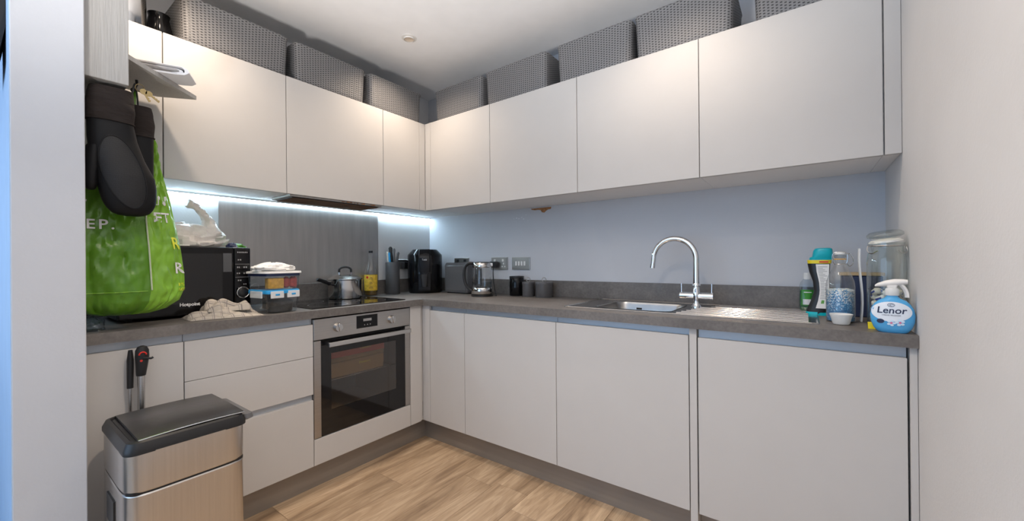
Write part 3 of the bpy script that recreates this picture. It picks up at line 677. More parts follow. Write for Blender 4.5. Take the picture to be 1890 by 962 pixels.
# ================================================================== air fryer
fx, fy = .165, -.198
t = thing('air_fryer', 'black glossy air fryer in the corner of the worktop', 'air fryer', (fx, fy, TOP), radians(47))
def se(w, d, n, N=40, cx=0, cy=0):
    out = []
    for i in range(N):
        a = 2 * pi * i / N; c, s = cos(a), sin(a); out.append((cx + w / 2 * math.copysign(abs(c) ** (2 / n), c), cy + d / 2 * math.copysign(abs(s) ** (2 / n), s)))
    return out
rg = [[(x, y, z) for x, y in se(w_, d_, 2.35, 56)] for z, w_, d_ in ((0, .235, .235), (.012, .25, .25), (.10, .262, .262), (.20, .266, .266), (.285, .262, .262), (.292, .256, .256), (.322, .20, .20), (.33, .185, .185))]
put('body', loft(rg), 'black_gloss', t, True, world=False)
put('base_ring', lathe([(.118, -.0), (.12, .008)], seg=36), 'black_satin', t, True, world=False)
b_ = loft([[(x, y, z) for x, y in rrect(.085, .02, .009, 4, .0, -.125 - off)] for z, off in ((.16, 0), (.20, .003), (.26, .003), (.29, -.002), (.331, -.038))])
put('control_face', b_, 'black_gloss', t, True, world=False)
dw = put('drawer', loft([[(x, y, z) for x, y in rrect(.10, .02, .009, 4, .0, -.124)] for z in (.02, .145)]), 'black_gloss', t, True, world=False)
b_ = loft([[(x, y, z) for x, y in rrect(w_, .05, .012, 4, 0, -.150)] for z, w_ in ((.05, .035), (.06, .045), (.13, .055), (.142, .05))]); put('handle', b_, 'black_satin', dw, True, world=False)
put('logo', text('Tefal', .013, lambda u, v: (u, -.1385, .246 + v)), 'white_print', t, world=False)
# ================================================================== knife block + knives
bxx, byy = .072, -.430
t = thing('knife_block', 'tall charcoal cylindrical knife block left of the air fryer', 'knife block', (bxx, byy, TOP))
put('body', lathe([(.049, 0), (.051, .003), (.051, .232), (.049, .236), (.045, .236), (.045, .20), (.001, .20)], bxx, byy, TOP, 36), 'charcoal', t, True)
vd = Vector((.81, -.59, 0)); hd = Vector((.59, .81, 0))
for (s, dp_, top, r, m, lab, tilt) in ((-.036, .005, .118, .0085, 'cream_plastic', 'pale handled knife at the left of the knife block', -.010), (-.024, .018, .112, .0075, 'blue_plastic', 'blue handled knife standing in the knife block', -.006),
        (-.012, -.004, .155, .0135, 'black_satin', 'large black handled knife, tallest in the knife block', -.006), (.012, .002, .142, .0095, 'grey_appliance', 'grey handled knife right of the tall black one', .002), (.034, .0, .115, .0095, 'charcoal', 'dark grey knife leaning at the right of the knife block', .016)):
    p0 = Vector((bxx, byy, TOP + .206)) + hd * s * .75 + vd * dp_; p1 = p0 + hd * tilt + Vector((0, 0, top - .01))
    k = thing('kitchen_knife', lab, 'knife', p0)
    pm = [p0.lerp(p1, f) for f in (.12, .2, .45, .7, .92, 1)]
    put('handle', tube(pm, [r * .7, r * .9, r, r * .85, r * 1.05, r * .5], 10, flat=.7), m, k, True)
    put('blade', tube([p0 + Vector((0, 0, -.004)), p0.lerp(p1, .14)], r * .5, 6, flat=.3), 'steel', k)
# ================================================================== saucepan, oil bottle
sx, sy = .150, -.845
t = thing('saucepan', 'stainless steel saucepan with domed lid standing on the hob', 'saucepan', (sx, sy - .012, TOP + .005), radians(23)); t.scale = (1.09, 1.09, 1.0)
h0 = .0
put('pan_body', lathe([(.085, 0), (.092, .004), (.094, .02), (.095, .118), (.099, .122), (.093, .122), (.091, .02), (.001, .012)], seg=40), 'pot_steel', t, True, world=False)
ld = put('lid', lathe([(.100, .122), (.100, .127), (.092, .130), (.07, .145), (.035, .155), (.001, .157)], seg=40), 'pot_steel', t, True, world=False)
put('lid_handle', tube(spline([(-.024 * 1, -.022, .168), (-.023, -.021, .188), (-.010, -.009, .200), (.010, .009, .200), (.023, .021, .188), (.024, .022, .168)], 5), .0065, 10), 'black_satin', ld, True, world=False)
b_ = NB()
for s in (-1, 1): tube([(s * .024, s * .022, .15), (s * .024, s * .022, .172)], .004, 8, b_)
put('lid_bracket', b_, 'chrome', ld, world=False)
put('long_handle', tube(spline([(0, -.092, .088), (0, -.125, .098), (0, -.175, .116), (0, -.235, .134)], 6), [.006] * 7 + [.012] * 9 + [.012, .011, .008], 10, flat=.7), 'black_satin', t, True, world=False)
put('helper_handle', tube(spline([(-.03, .088, .11), (-.028, .128, .12), (.028, .128, .12), (.03, .088, .11)], 6), .005, 8), 'chrome', t, True, world=False)
ox, oy = .052, -.602
t = thing('oil_bottle', 'glass bottle of oil with yellow label behind the hob', 'bottle', (ox, oy, TOP))
prof = [(.040, 0), (.044, .005), (.0445, .16), (.043, .18), (.03, .215), (.017, .245), (.0135, .26), (.0135, .292), (.016, .294), (.016, .302), (.013, .303)]
put('glass_body', lathe(prof, ox, oy, TOP, 32, cap=False), 'glass', t, True)
put('oil', lathe([(.039, .004), (.0425, .007), (.0425, .15), (.001, .15)], ox, oy, TOP, 30), 'oil', t, True)
lb = put('label', lathe([(.0449, .036), (.0451, .037), (.0451, .147), (.0449, .148)], ox, oy, TOP, 36, cap=False), 'oil_label', t, True)
def cylmap(cx, cy, z0, r, a0): return lambda u, v: (cx + r * cos(a0 + u / r), cy + r * sin(a0 + u / r), z0 + v)
b_ = NB(); a0 = radians(-34)
for z_, w_ in ((.128, .016), (.118, .022), (.092, .014), (.086, .020), (.062, .018), (.054, .024)): quad(cylmap(ox, oy, TOP + z_, .0458, a0), -w_ * .5, w_ * .6, 0, .003, 6, 1, b_)
put('label_marks', b_, 'grease', lb, kind='stuff')
put('emblem', disc(cylmap(ox, oy, TOP + .13, .0459, a0 - .55), .009, 14), 'red_plastic', lb)
put('stopper', lathe([(.0135, .303), (.0145, .305), (.0145, .318), (.001, .319)], ox, oy, TOP, 20), 'black_satin', t, True)
# ================================================================== food containers
fcx, fcy = .462, -1.415
t = thing('food_container', 'clear plastic food container with blue clip-on lid beside the hob', 'container', (fcx, fcy, TOP), radians(6))
put('tub', loft(rbox_rings([(.001, .16, .135, .02, 0, 0), (.004, .165, .14, .022, 0, 0), (.09, .182, .155, .024, 0, 0), (.094, .182, .155, .024, 0, 0)]), cap1=False), 'glass_tint', t, True, world=False)
ld = put('lid', loft(rbox_rings([(.092, .188, .160, .024, 0, 0), (.100, .190, .162, .024, 0, 0), (.108, .186, .158, .024, 0, 0), (.110, .17, .145, .02, 0, 0), (.106, .165, .14, .02, 0, 0)])), 'blue_plastic', t, True, world=False)
for (cx, cy, wx, wy) in ((.096, -.038, .006, .06), (.096, .038, .006, .06), (0, -.083, .10, .006), (0, .083, .10, .006)):
    put('clip', box(cx - wx / 2, cx + wx / 2, cy - wy / 2, cy + wy / 2, .072, .104, .002, 2), 'frost', ld, world=False)
b_ = NB()
for cy in (-.038, .038): box(.0985, .1005, cy - .010, cy + .010, .084, .092, .0008, 1, b_)
box(.099, .1005, -.01, .01, .094, .106, bm=b_)
put('clip_button', b_, 'blue_plastic', ld, world=False)
put('contents', loft(rbox_rings([(.004, .08, .10, .03, .03, .01), (.05, .09, .11, .03, .03, .01), (.062, .06, .07, .02, .03, .01)])), 'dark_food', t, True, world=False, kind='stuff')
z2 = TOP + .1105
t = thing('food_container', 'clear container with white lid and packets inside, stacked on the blue-lidded one', 'container', (fcx, fcy, z2), radians(6))
put('tub', loft(rbox_rings([(0, .165, .15, .02, 0, 0), (.004, .17, .155, .02, 0, 0), (.068, .178, .163, .02, 0, 0)]), cap1=False), 'glass_tint', t, True, world=False)
put('seal', loft(rbox_rings([(.064, .181, .165, .02, 0, 0), (.076, .181, .165, .02, 0, 0)])), 'navy', t, True, world=False)
put('lid', loft(rbox_rings([(.0765, .190, .176, .02, 0, 0), (.084, .190, .176, .02, 0, 0), (.0865, .186, .172, .02, 0, 0)])), 'white_plastic', t, True, world=False)
one('crispbread_packet', box(.505, .545, -1.475, -1.405, z2 + .005, z2 + .055, .006, 2), 'orange_food', 'orange packet inside the upper clear container', 'packet')
b_ = NB()
for (y, s) in ((-1.385, .015), (-1.358, .013), (-1.345, .01)): lathe([(s * .4, 0), (s, .008), (s, .045), (s * .3, .055)], .52, y, z2 + .005, 12, b_)
one('red_packet', b_, 'red_food', 'dark red packet inside the upper clear container', 'packet', smooth=True)
# crumpled white paper bag
def crumple(cx, cy, z, a, b, h, seed, n=26, m=12, amp=.25, sq=2.5):
    rings = []
    for j in range(m + 1):
        t_ = j / m; zz = z + h * t_; k = max(.03, (1 - t_ ** sq)) ** .6
        ring = []
        for i in range(n):
            th = 2 * pi * i / n; nv = noise.noise(Vector((cos(th) * 1.6 + seed, sin(th) * 1.6, t_ * 3))) + .5 * noise.noise(Vector((cos(th) * 4 + seed, sin(th) * 4, t_ * 7)))
            r = k * (1 + amp * nv); ring.append((cx + a * r * cos(th), cy + b * r * sin(th), zz + (h * .22 * nv if j > 1 else 0)))
        rings.append(ring)
    return loft(rings)
t = thing('paper_bag', 'crumpled white paper bag on top of the stacked containers', 'paper bag', (fcx, fcy, z2 + .0885))
put('bag', crumple(fcx + .005, fcy - .005, z2 + .0885, .08, .088, .038, 3.3, amp=.3), 'paper_wrap', t, True, angle=20)
put('print', quad(lambda u, v: (fcx + .03 + u * .3, fcy + .01 + u, z2 + .1175 + v), -.01, .012, 0, .006), 'red_plastic', t)
b_ = lathe([(.004, 0), (.016, .006), (.021, .018), (.019, .034), (.009, .044), (.004, .05)], 0, 0, 0, 18)
b_.transform(Matrix.Translation((.33, -1.27, TOP + .105)) @ Matrix.Rotation(radians(75), 4, 'X'))
t = thing('garlic_bulb', 'off-white garlic bulb poking out behind the containers', 'garlic', (.33, -1.29, TOP))
put('bulb', b_, 'bud', t, True)
t['category'] = 'garlic'
b_ = loft(rbox_rings([(TOP + .0005, .10, .09, .012, .30, -1.345), (TOP + .078, .10, .09, .012, .30, -1.345), (TOP + .082, .09, .08, .012, .30, -1.345)]))
one('spice_box', b_, 'charcoal', 'small dark box behind the blue-lidded container, under the garlic', 'box', smooth=True)

# ================================================================== microwave
MY0, MY1, MX, MZ0, MZ1 = -1.95, -1.485, .372, TOP + .012, TOP + .312
t = thing('microwave', 'black microwave with round silver-rimmed dial, behind the green bag', 'microwave', (.2, -1.72, TOP))
put('casing', box(.03, MX - .012, MY0, MY1, MZ0, MZ1, .006, 2), 'black_satin', t)
dr = put('door', box(MX - .012, MX, MY0 + .001, -1.555, MZ0, MZ1 - .001, .004, 2), 'black_gloss', t)
put('door_window', box(MX, MX + .0008, MY0 + .04, -1.60, MZ0 + .05, MZ1 - .03), 'black_glass', dr)
put('sensor_panel', box(MX, MX + .0012, -1.597, -1.563, MZ1 - .115, MZ1 - .028), 'charcoal', dr)
put('lettering', text('Hotpoint', .0135, planeX(MX + .001, -1.722, TOP + .052), off=.0008), 'white_print', dr)
cp = put('control_panel', box(MX - .012, MX + .002, -1.553, MY1 + .001, MZ0, MZ1 - .001, .008, 3), 'black_gloss', t, True)
b_ = NB(); fnp = lambda y, z: planeX(MX + .0028, y, z)
for (y, z, w_, h_) in ((-1.518, MZ1 - .026, .045, .006), (-1.53, MZ1 - .062, .018, .006), (-1.535, MZ1 - .098, .014, .007), (-1.506, MZ1 - .098, .018, .007), (-1.535, MZ1 - .126, .017, .006), (-1.506, MZ1 - .126, .018, .006), (-1.53, MZ1 - .160, .018, .006), (-1.508, MZ1 - .178, .016, .005), (-1.53, MZ1 - .196, .016, .005), (-1.508, MZ1 - .208, .014, .005), (-1.518, MZ1 - .287, .014, .003)):
    n_ = max(2, int(w_ / .006))
    for i in range(n_): quad(fnp(y - w_ / 2 + i * w_ / n_, z), 0, w_ / n_ * .6, 0, h_, bm=b_)
put('key_symbols', b_, 'grey_print', cp)
b_ = NB()
for z in (MZ1 - .080, MZ1 - .142): put('dividing_line', quad(fnp(-1.549, z), 0, .06, 0, .0012), 'grey_print', cp)
b_ = lathe([(.0225, 0), (.0225, .014), (.020, .016), (.001, .0165)], seg=32); b_.transform(Matrix.Translation((MX + .002, -1.521, TOP + .098)) @ Matrix.Rotation(radians(90), 4, 'Y'))
kn = put('dial', b_, 'black_satin', cp, True)
put('dial_ring', tube([(MX + .015, -1.521 + .0255 * cos(a), TOP + .098 + .0255 * sin(a)) for a in [2 * pi * i / 32 for i in range(32)]], .0028, 8, closed=True), 'pot_steel', kn, True)
for x in (.06, .33):
    for y in (MY0 + .04, MY1 - .04): put('foot', lathe([(.012, 0), (.014, .012)], x, y, TOP, 12), 'black_satin', t)
# tied white carrier bag on the microwave
t = thing('carrier_bag', 'white plastic bag with twisted end on top of the microwave', 'plastic bag', (.22, -1.70, MZ1))
put('bag', crumple(.22, -1.690, MZ1 + .004, .11, .135, .105, 8.1, 40, 18, .32, 3.2), 'white_film', t, True, angle=25)
pts = spline([(.24, -1.605, MZ1 + .05), (.245, -1.612, MZ1 + .105), (.25, -1.63, MZ1 + .15), (.255, -1.67, MZ1 + .19), (.26, -1.70, MZ1 + .205)], 5)
b_ = tube(pts, [.050, .047, .043, .039, .035, .031, .028, .025, .022, .020, .018, .017, .016, .015, .015, .015, .016, .017, .018, .019, .017], 14)
for v in b_.verts: v.co += Vector((1, 1, 1)) * .006 * noise.noise(v.co * 60)
put('twisted_end', b_, 'white_film', t, True, angle=25)
t = thing('snack_packet', 'small green and blue foil packet at the right end of the microwave top', 'packet', (.27, -1.51, MZ1))
put('foil', crumple(.27, -1.512, MZ1 + .0005, .035, .040, .022, 1.7, 22, 8, .4), 'leaf_green', t, True, angle=20)
put('foil_edge', crumple(.30, -1.535, MZ1 + .0005, .02, .026, .024, 4.7, 18, 6, .5), 'navy', t, True, angle=20)
# tea towel: folded cloth, laid in loose folds
def cloth(cy, cx, ly, lx, h, z, seed, skew=0):
    n, m_ = 46, 20; b = NB(); lay = b.loops.layers.uv.new('UVMap'); G = []
    for j in range(m_ + 1):
        row = []
        for i in range(n + 1):
            u = i / n; v = j / m_; edge = (1 - abs(2 * u - 1) ** 5) * (1 - abs(2 * v - 1) ** 4)
            fold = abs(sin(v * 7 + u * 4 + seed + 1.5 * noise.noise(Vector((u * 2, v * 2, seed))))); nz = noise.noise(Vector((u * 4 + seed, v * 3, seed)))
            zz = z + .0012 + edge ** .6 * (h * (.35 + .45 * fold * (1 - .3 * u) + .5 * nz)) 
            wob = .012 * noise.noise(Vector((u * 3, v * 2 + seed, 2))); 
            row.append(b.verts.new((cx + lx * (v - .5) + wob + skew * (u - .5), cy + ly * (u - .5) + wob, max(zz, z + .001))))
        G.append(row)
    for j in range(m_):
        for i in range(n):
            f = b.faces.new((G[j][i], G[j][i + 1], G[j + 1][i + 1], G[j + 1][i]))
            for lp, (a, c) in zip(f.loops, ((i, j), (i + 1, j), (i + 1, j + 1), (i, j + 1))): lp[lay].uv = (a / n * ly / .16, c / m_ * lx / .1)
    return b
t = thing('tea_towel', 'crumpled beige and grey checked tea towel in front of the microwave', 'tea towel', (.47, -1.63, TOP))
b_ = cloth(-1.632, .478, .255, .15, .040, TOP, 1.2, .05); b_2 = cloth(-1.612, .455, .155, .10, .055, TOP + .026, 4.4, .04)
put('lower_fold', b_, 'towel', t, True, angle=80); put('upper_fold', b_2, 'towel', t, True, angle=80)

# ================================================================== green carrier bag on the hook
def interp(tab, z):
    tab = sorted(tab)
    if z <= tab[0][0]: return tab[0][1:]
    for a, b in zip(tab, tab[1:]):
        if z <= b[0]:
            f = (z - a[0]) / (b[0] - a[0]); f = f * f * (3 - 2 * f) if len(tab) < 4 else f
            return tuple(p + (q - p) * f for p, q in zip(a[1:], b[1:]))
    return tab[-1][1:]
# z: front-left x, y ; edge x, y ; gusset corner x, y ; back-left x, y
BT = [(.957, .53, -2.01, .56, -1.94, .53, -1.89, .50, -2.0), (.972, .56, -2.05, .585, -1.915, .545, -1.838, .43, -2.05), (1.000, .583, -2.066, .60, -1.902, .548, -1.801, .41, -2.066), (1.045, .592, -2.070, .604, -1.896, .545, -1.783, .405, -2.070),
      (1.10, .592, -2.071, .602, -1.898, .545, -1.784, .405, -2.071), (1.20, .586, -2.071, .597, -1.902, .545, -1.795, .41, -2.071), (1.30, .575, -2.070, .586, -1.907, .543, -1.812, .415, -2.070), (1.40, .560, -2.066, .570, -1.905, .540, -1.828, .42, -2.066),
      (1.50, .548, -2.060, .562, -1.885, .538, -1.850, .43, -2.055), (1.56, .54, -2.04, .556, -1.89, .534, -1.865, .45, -2.03), (1.64, .54, -2.0, .552, -1.905, .53, -1.885, .49, -1.99), (1.72, .545, -1.955, .549, -1.92, .54, -1.908, .525, -1.945)]
def bag_pt(s, z, off=0.0):
    """s 0..1 front panel, 1..2 gusset, 2..3 back, 3..4 left side"""
    r = interp(BT, z); P = [Vector((r[0], r[1], z)), Vector((r[2], r[3], z)), Vector((r[4], r[5], z)), Vector((r[6], r[7], z))]
    i = int(s) % 4; f = s - int(s); a, b = P[i], P[(i + 1) % 4]; p = a.lerp(b, f); e = (b - a); nrm = Vector((e.y, -e.x, 0)).normalized() if e.length > 1e-6 else Vector((1, 0, 0))
    bulge = sin(pi * f); amp = (.014 if i == 0 else .02)
    d_ = amp * bulge + min(1, bulge * 3) * (.012 * noise.noise(Vector((s * 3.1, z * 9, 1.3))) - .012 * abs(noise.noise(Vector((s * 5 + z * 9, z * 13 - s * 2, .3)))) - .010 * abs(noise.noise(Vector((s * 5 - z * 16, z * 9 + s * 5, 7)))) + .004 * noise.noise(Vector((s * 14, z * 45, 5))))
    return p + nrm * (d_ + off)
NS = 26; zs = [.957, .962, .972, .985, 1.0] + [1.01 + .01 * k for k in range(71)]
zs = sorted(z for z in zs if z <= 1.72)
rings = [[bag_pt(4 * i / (4 * NS), z) for i in range(4 * NS)] for z in zs]
t = thing('shopping_bag', 'green plastic shopping bag with white lettering hanging behind the oven gloves', 'shopping bag', (.53, -1.93, .957))
b_ = loft(rings)
n_ = 4 * NS
b_.faces.ensure_lookup_table()
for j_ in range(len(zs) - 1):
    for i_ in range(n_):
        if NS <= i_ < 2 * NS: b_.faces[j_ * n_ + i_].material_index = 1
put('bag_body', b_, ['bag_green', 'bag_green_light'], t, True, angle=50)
put('seam', tube([bag_pt(1.0, z, .0015) + Vector((.001, .001, 0)) for z in [1.045 + .02 * k for k in range(23)]], .0028, 6), 'bag_seam', t)
put('seam', tube([bag_pt(s, 1.042, .001) for s in [.0 + .05 * k for k in range(20)]], .0016, 6), 'bag_green_light', t)
fl_ = .17; sl_ = .115
fmap = lambda u0, z0: (lambda u, v: bag_pt(max(0, min(.999, (u0 + u) / fl_)), z0 + v, .003))
smap = lambda u0, z0: (lambda u, v: bag_pt(1 + max(0, min(.999, (u0 + u) / sl_)), z0 + v, .003))
put('word', text('EP.', .033, fmap(.012, 1.265), align='LEFT', space=1.3, off=.0008), 'white_print', t); put('word', text("'", .02, fmap(.010, 1.345), align='LEFT'), 'white_print', t)
for w_, sz_, u_, z_, sh_ in (('ET', .036, .024, 1.30, 0), ('N', .034, .034, 1.365, .2), ('V', .032, .016, 1.42, .2), ('R', .042, .076, 1.105, 0)): put('word', text(w_, sz_, smap(u_, z_), align='LEFT', shear=sh_, off=.001), 'white_print', t)
put('word', text('R', .044, smap(.066, 1.20), align='LEFT', off=.001), 'yellow_print', t)
for w_, z_ in (('10%', 1.055), ('100%', 1.035)): put('word', text(w_, .012, smap(.082, z_), align='LEFT'), 'yellow_print', t)
hand = NB()
tube(spline([(.545, -1.94, 1.71), (.538, -1.93, 1.76), (.532, -1.922, 1.788)], 4), [.02, .017, .014, .012, .01, .008, .007, .006, .006], 8, hand)
put('handle', hand, 'bag_green', t, True)
# hook with keys
t = thing('hook', 'dark curved hook screwed under the corner shelf', 'hook', (.53, -1.921, 1.835))
put('hook_wire', tube(spline([(.527, -1.918, 1.8345), (.527, -1.918, 1.82), (.54, -1.925, 1.80), (.548, -1.935, 1.788), (.56, -1.935, 1.779), (.572, -1.93, 1.788)], 5), .0045, 8), 'black_satin', t, True)
t = thing('key_bunch', 'small brass keys hanging on the hook above the right oven glove', 'keys', (.57, -1.93, 1.78))
put('key_ring', tube([(.636 + .004 * sin(a), -1.93 + .012 * cos(a), 1.772 + .012 * sin(a)) for a in [2 * pi * i / 20 for i in range(20)]], .0012, 6, closed=True), 'brass', t, True)
def key(y, z, ang):
    b = lathe([(.010, 0), (.010, .0022)], 0, 0, 0, 18); box(-.003, .003, -.036, -.008, 0, .002, bm=b)
    for k in range(3): box(.003, .005, -.034 + k * .008, -.030 + k * .008, 0, .002, bm=b)
    b.transform(Matrix.Translation((.640, y, z)) @ Matrix.Rotation(radians(ang), 4, 'X') @ Matrix.Rotation(radians(90), 4, 'Y') @ Matrix.Rotation(radians(90), 4, 'Z')); return b
put('key', key(-1.921, 1.760, 28), 'brass', t); put('key', key(-1.906, 1.757, 52), 'brass', t)
# ---- oven gloves
def glove(name, label, X0, rows, cuff, thumb, loop):
    t = thing(name, label, 'oven glove', (X0, rows[0][1], rows[-1][0]))
    def sec(tab, z, grow=0):
        y0, y1, th = interp(tab, z); yc, hw = (y0 + y1) / 2, (y1 - y0) / 2 + grow
        return [(X0 + (th / 2 + grow) * math.copysign(abs(cos(a)) ** .8, cos(a)), yc + hw * math.copysign(abs(sin(a)) ** .9, sin(a)), z) for a in [2 * pi * i / 28 for i in range(28)]]
    zlo, zhi = rows[0][0], rows[-1][0]; N = 26
    zz = [zlo + (zhi - zlo) * (k / N) for k in range(N + 1)]
    zz = sorted(set(zz + [zlo + .003, zlo + .008]))
    put('palm', loft([sec(rows, z) for z in zz]), 'silicone', t, True, angle=60)
    c0, c1 = cuff[0][0], cuff[-1][0]
    rg = []
    for k in range(15):
        z = c0 + (c1 - c0) * k / 14; s = sec(cuff, z); rg.append([(x + .004 * noise.noise(Vector((y * 30, z * 40, X0 * 9))), y + .002 * noise.noise(Vector((y * 20, z * 30, 3))), z + .006 * noise.noise(Vector((y * 14, 1, X0)))) for x, y, z in s])
    inner = [(X0 + (x - X0) * .7, y * .95 + .05 * sum(p[1] for p in rg[-1]) / 28, z - .02) for x, y, z in rg[-1]]
    cf = put('cuff', loft(rg + [inner]), 'cuff_cloth', t, True, angle=60)
    hem = [Vector(p) for p in sec(cuff, c0 + .002, .0008)]; put('hem', tube(hem, .0016, 6, closed=True), 'cuff_cloth', cf)
    put('hanging_loop', tube(spline(loop, 5), .003, 6), 'black_matt', cf)
    if thumb: put('thumb', loft([[(X0 + th / 2 * cos(a), yc + hw * sin(a), z) for a in [2 * pi * i / 20 for i in range(20)]] for z, yc, hw, th in thumb]), 'silicone', t, True, angle=60)
    return t, (lambda y, z, off=0: (X0 + off + interp(rows, z)[2] / 2 * max(.0, 1 - min(1, abs((y - (interp(rows, z)[0] + interp(rows, z)[1]) / 2) / max(1e-4, (interp(rows, z)[1] - interp(rows, z)[0]) / 2))) ** 2) ** .4, y, z))
g1 = [(1.306, -1.975, -1.945, .012), (1.309, -1.995, -1.93, .03), (1.316, -2.01, -1.915, .045), (1.335, -2.025, -1.902, .058), (1.36, -2.035, -1.896, .066), (1.40, -2.043, -1.895, .072), (1.44, -2.050, -1.900, .075), (1.50, -2.062, -1.927, .072), (1.56, -2.067, -1.945, .066), (1.62, -2.068, -1.955, .062)]
c1 = [(1.615, -2.070, -1.953, .066), (1.66, -2.071, -1.951, .074), (1.70, -2.068, -1.953, .076), (1.725, -2.062, -1.955, .07)]
t, gp = glove('oven_glove', 'black quilted silicone oven glove hanging in front, nearest the white nib wall', .680, g1, c1,
    [(1.385, -2.058, .006, .02), (1.39, -2.058, .012, .035), (1.405, -2.058, .0155, .045), (1.44, -2.057, .017, .05), (1.49, -2.053, .02, .055), (1.53, -2.05, .018, .05)], [(.680, -1.962, 1.70), (.66, -1.952, 1.75), (.61, -1.938, 1.79), (.572, -1.93, 1.792)])
# quilted oval pad with raised rim
yc0, zc0 = -1.985, 1.448
def padp(a, k, off=0):
    z = zc0 + .118 * k * sin(a); y = yc0 + (.050 if cos(a) > 0 else .052) * k * cos(a) - (z - zc0) * .22 * 1.0
    return gp(y, z, off)
b_ = NB(); lay = b_.loops.layers.uv.new('UVMap'); ringv = []
for k in range(9): ringv.append([b_.verts.new(padp(2 * pi * i / 40, .001 + k / 8, .0025)) for i in range(40)])
for a_, c_ in zip(ringv, ringv[1:]):
    for i in range(40):
        f = b_.faces.new((a_[i], a_[(i + 1) % 40], c_[(i + 1) % 40], c_[i]))
        for lp in f.loops: lp[lay].uv = (lp.vert.co.y * 1.0, lp.vert.co.z * 1.0)
pd = put('grip_pad', b_, 'quilt', t, True)
put('pad_rim', tube([padp(2 * pi * i / 48, 1.0, .002) for i in range(48)], .0022, 6, closed=True), 'silicone', pd, True)
g2 = [(1.372, -1.925, -1.90, .012), (1.378, -1.935, -1.892, .03), (1.40, -1.945, -1.889, .040), (1.45, -1.95, -1.888, .044), (1.52, -1.955, -1.888, .046), (1.61, -1.955, -1.887, .048)]
c2 = [(1.602, -1.957, -1.885, .050), (1.65, -1.955, -1.884, .052), (1.69, -1.953, -1.888, .052), (1.712, -1.948, -1.894, .048)]
glove('oven_glove', 'second black oven glove hanging just right of and behind the first', .606, g2, c2, None, [(.612, -1.93, 1.70), (.60, -1.93, 1.75), (.575, -1.93, 1.79)])
# papers on the shelf
t = thing('folded_paper', 'folded white paper packet lying on the corner shelf', 'paper', (.52, -1.86, 1.852))
dirv = Vector((.45, .89, 0)).normalized(); perp = Vector((.89, -.45, 0)).normalized()
def pp(l, s, z): return Vector((.56, -1.90, 1.8525)) + dirv * l + perp * s + Vector((0, 0, z))
prof = [(-.09, .0), (.10, .0), (.128, .004), (.142, .014), (.138, .027), (.12, .034), (-.09, .036), (-.09, .034), (.118, .031), (.128, .024), (.128, .013), (.10, .004), (-.09, .003)]
b_ = loft([[pp(l, s, z + .0015 * sin(l * 30)) for l, z in prof] for s in (-.055, -.03, 0, .03, .05)])
put('sheet', b_, 'paper', t, True, angle=35)
b_ = loft([[pp(l * .92 - .008, s, .008 + z * .55) for l, z in prof] for s in (-.045, .04)]); put('inner_sheet', b_, 'paper', t, True, angle=35)

# black item on the outer wall and steel pots above the wall units
b_ = NB(); sec = [(1.76, .58), (1.90, .60), (2.4, .60)]
poly = [(.36, 1.86), (.50, 1.86), (.598, 1.87), (.60, 1.93), (.60, 2.35), (.36, 2.35)]
b_ = loft([[(x, NY0 - .002, z) for x, z in poly], [(x, NY0 - .020, z - (.12 if z < 1.95 else 0)) for x, z in poly]])
one('wall_speaker', b_, 'black_matt', 'black panel-like object on the outer wall beyond the nib at the picture left edge', 'speaker')
t = thing('steel_stockpot', 'tall stainless pot standing on the leftmost wall cabinet', 'pot', (.275, -1.893, HT))
put('pot_body', lathe([(.058, .0), (.06, .004), (.06, .16), (.063, .163), (.058, .163), (.056, .02), (.001, .01)], .275, -1.900, HT, 36), 'pot_steel', t, True)
put('base_ring', lathe([(.0615, .0005), (.0615, .008)], .275, -1.900, HT, 36, cap=False), 'black_satin', t, True)
t = thing('coffee_jug', 'black glossy jug with looped handle between the steel pot and first basket', 'jug', (.24, -1.80, HT))
put('jug_body', lathe([(.040, 0), (.048, .01), (.05, .06), (.042, .10), (.036, .125), (.04, .14)], .215, -1.786, HT, 32), 'black_gloss', t, True)
put('handle', tube(spline([(.245, -1.80, HT + .12), (.278, -1.805, HT + .115), (.290, -1.806, HT + .07), (.278, -1.805, HT + .03), (.250, -1.80, HT + .02)], 6), .006, 8), 'black_gloss', t, True)

# ================================================================== baskets on the wall units
def basket(label, cx, cy, w_, d_, h=.21):
    t = thing('storage_basket', label, 'basket', (cx, cy, HT)); r = .032
    def lev(z, g_, zz=None): return (z, w_ - .016 * (1 - z / h) + g_, d_ - .016 * (1 - z / h) + g_, r, 0, 0)
    rows = [lev(0, -.004), lev(.003, 0)] + [lev(h * k / 6, 0) for k in range(1, 6)] + [lev(h - .016, 0), lev(h - .010, .004), lev(h - .003, .004), lev(h, -.002)]
    R_ = rbox_rings(rows, 6); uvs = []
    for row in R_:
        s = 0; ru = [(0, row[0][2])]
        for i in range(len(row)):
            a, b = Vector(row[i]), Vector(row[(i + 1) % len(row)]); s += (b - a).length; ru.append((s, row[0][2]))
        uvs.append(ru)
    # keep the weave upright: use the perimeter of the top row everywhere
    for ru in uvs:
        for i in range(len(ru)): ru[i] = (uvs[-3][i][0], ru[i][1])
    put('woven_side', loft(R_, uvs=uvs, cap1=False), 'basket', t, True, world=False, angle=50)
    put('lining', loft(rbox_rings([(h - .001, w_ - .012, d_ - .012, r, 0, 0), (.01, w_ - .03, d_ - .03, r, 0, 0)], 6), cap0=False), 'basket_in', t, True, world=False)
    return t
for lab, c, w_ in (('grey plastic rattan basket, largest and leftmost on the left wall cabinets', -1.515, .452), ('grey plastic rattan basket, middle one on the left wall cabinets', -1.045, .427), ('grey plastic rattan basket nearest the corner on the left wall cabinets', -.594, .42)):
    basket(lab, .20, c, .32, w_)
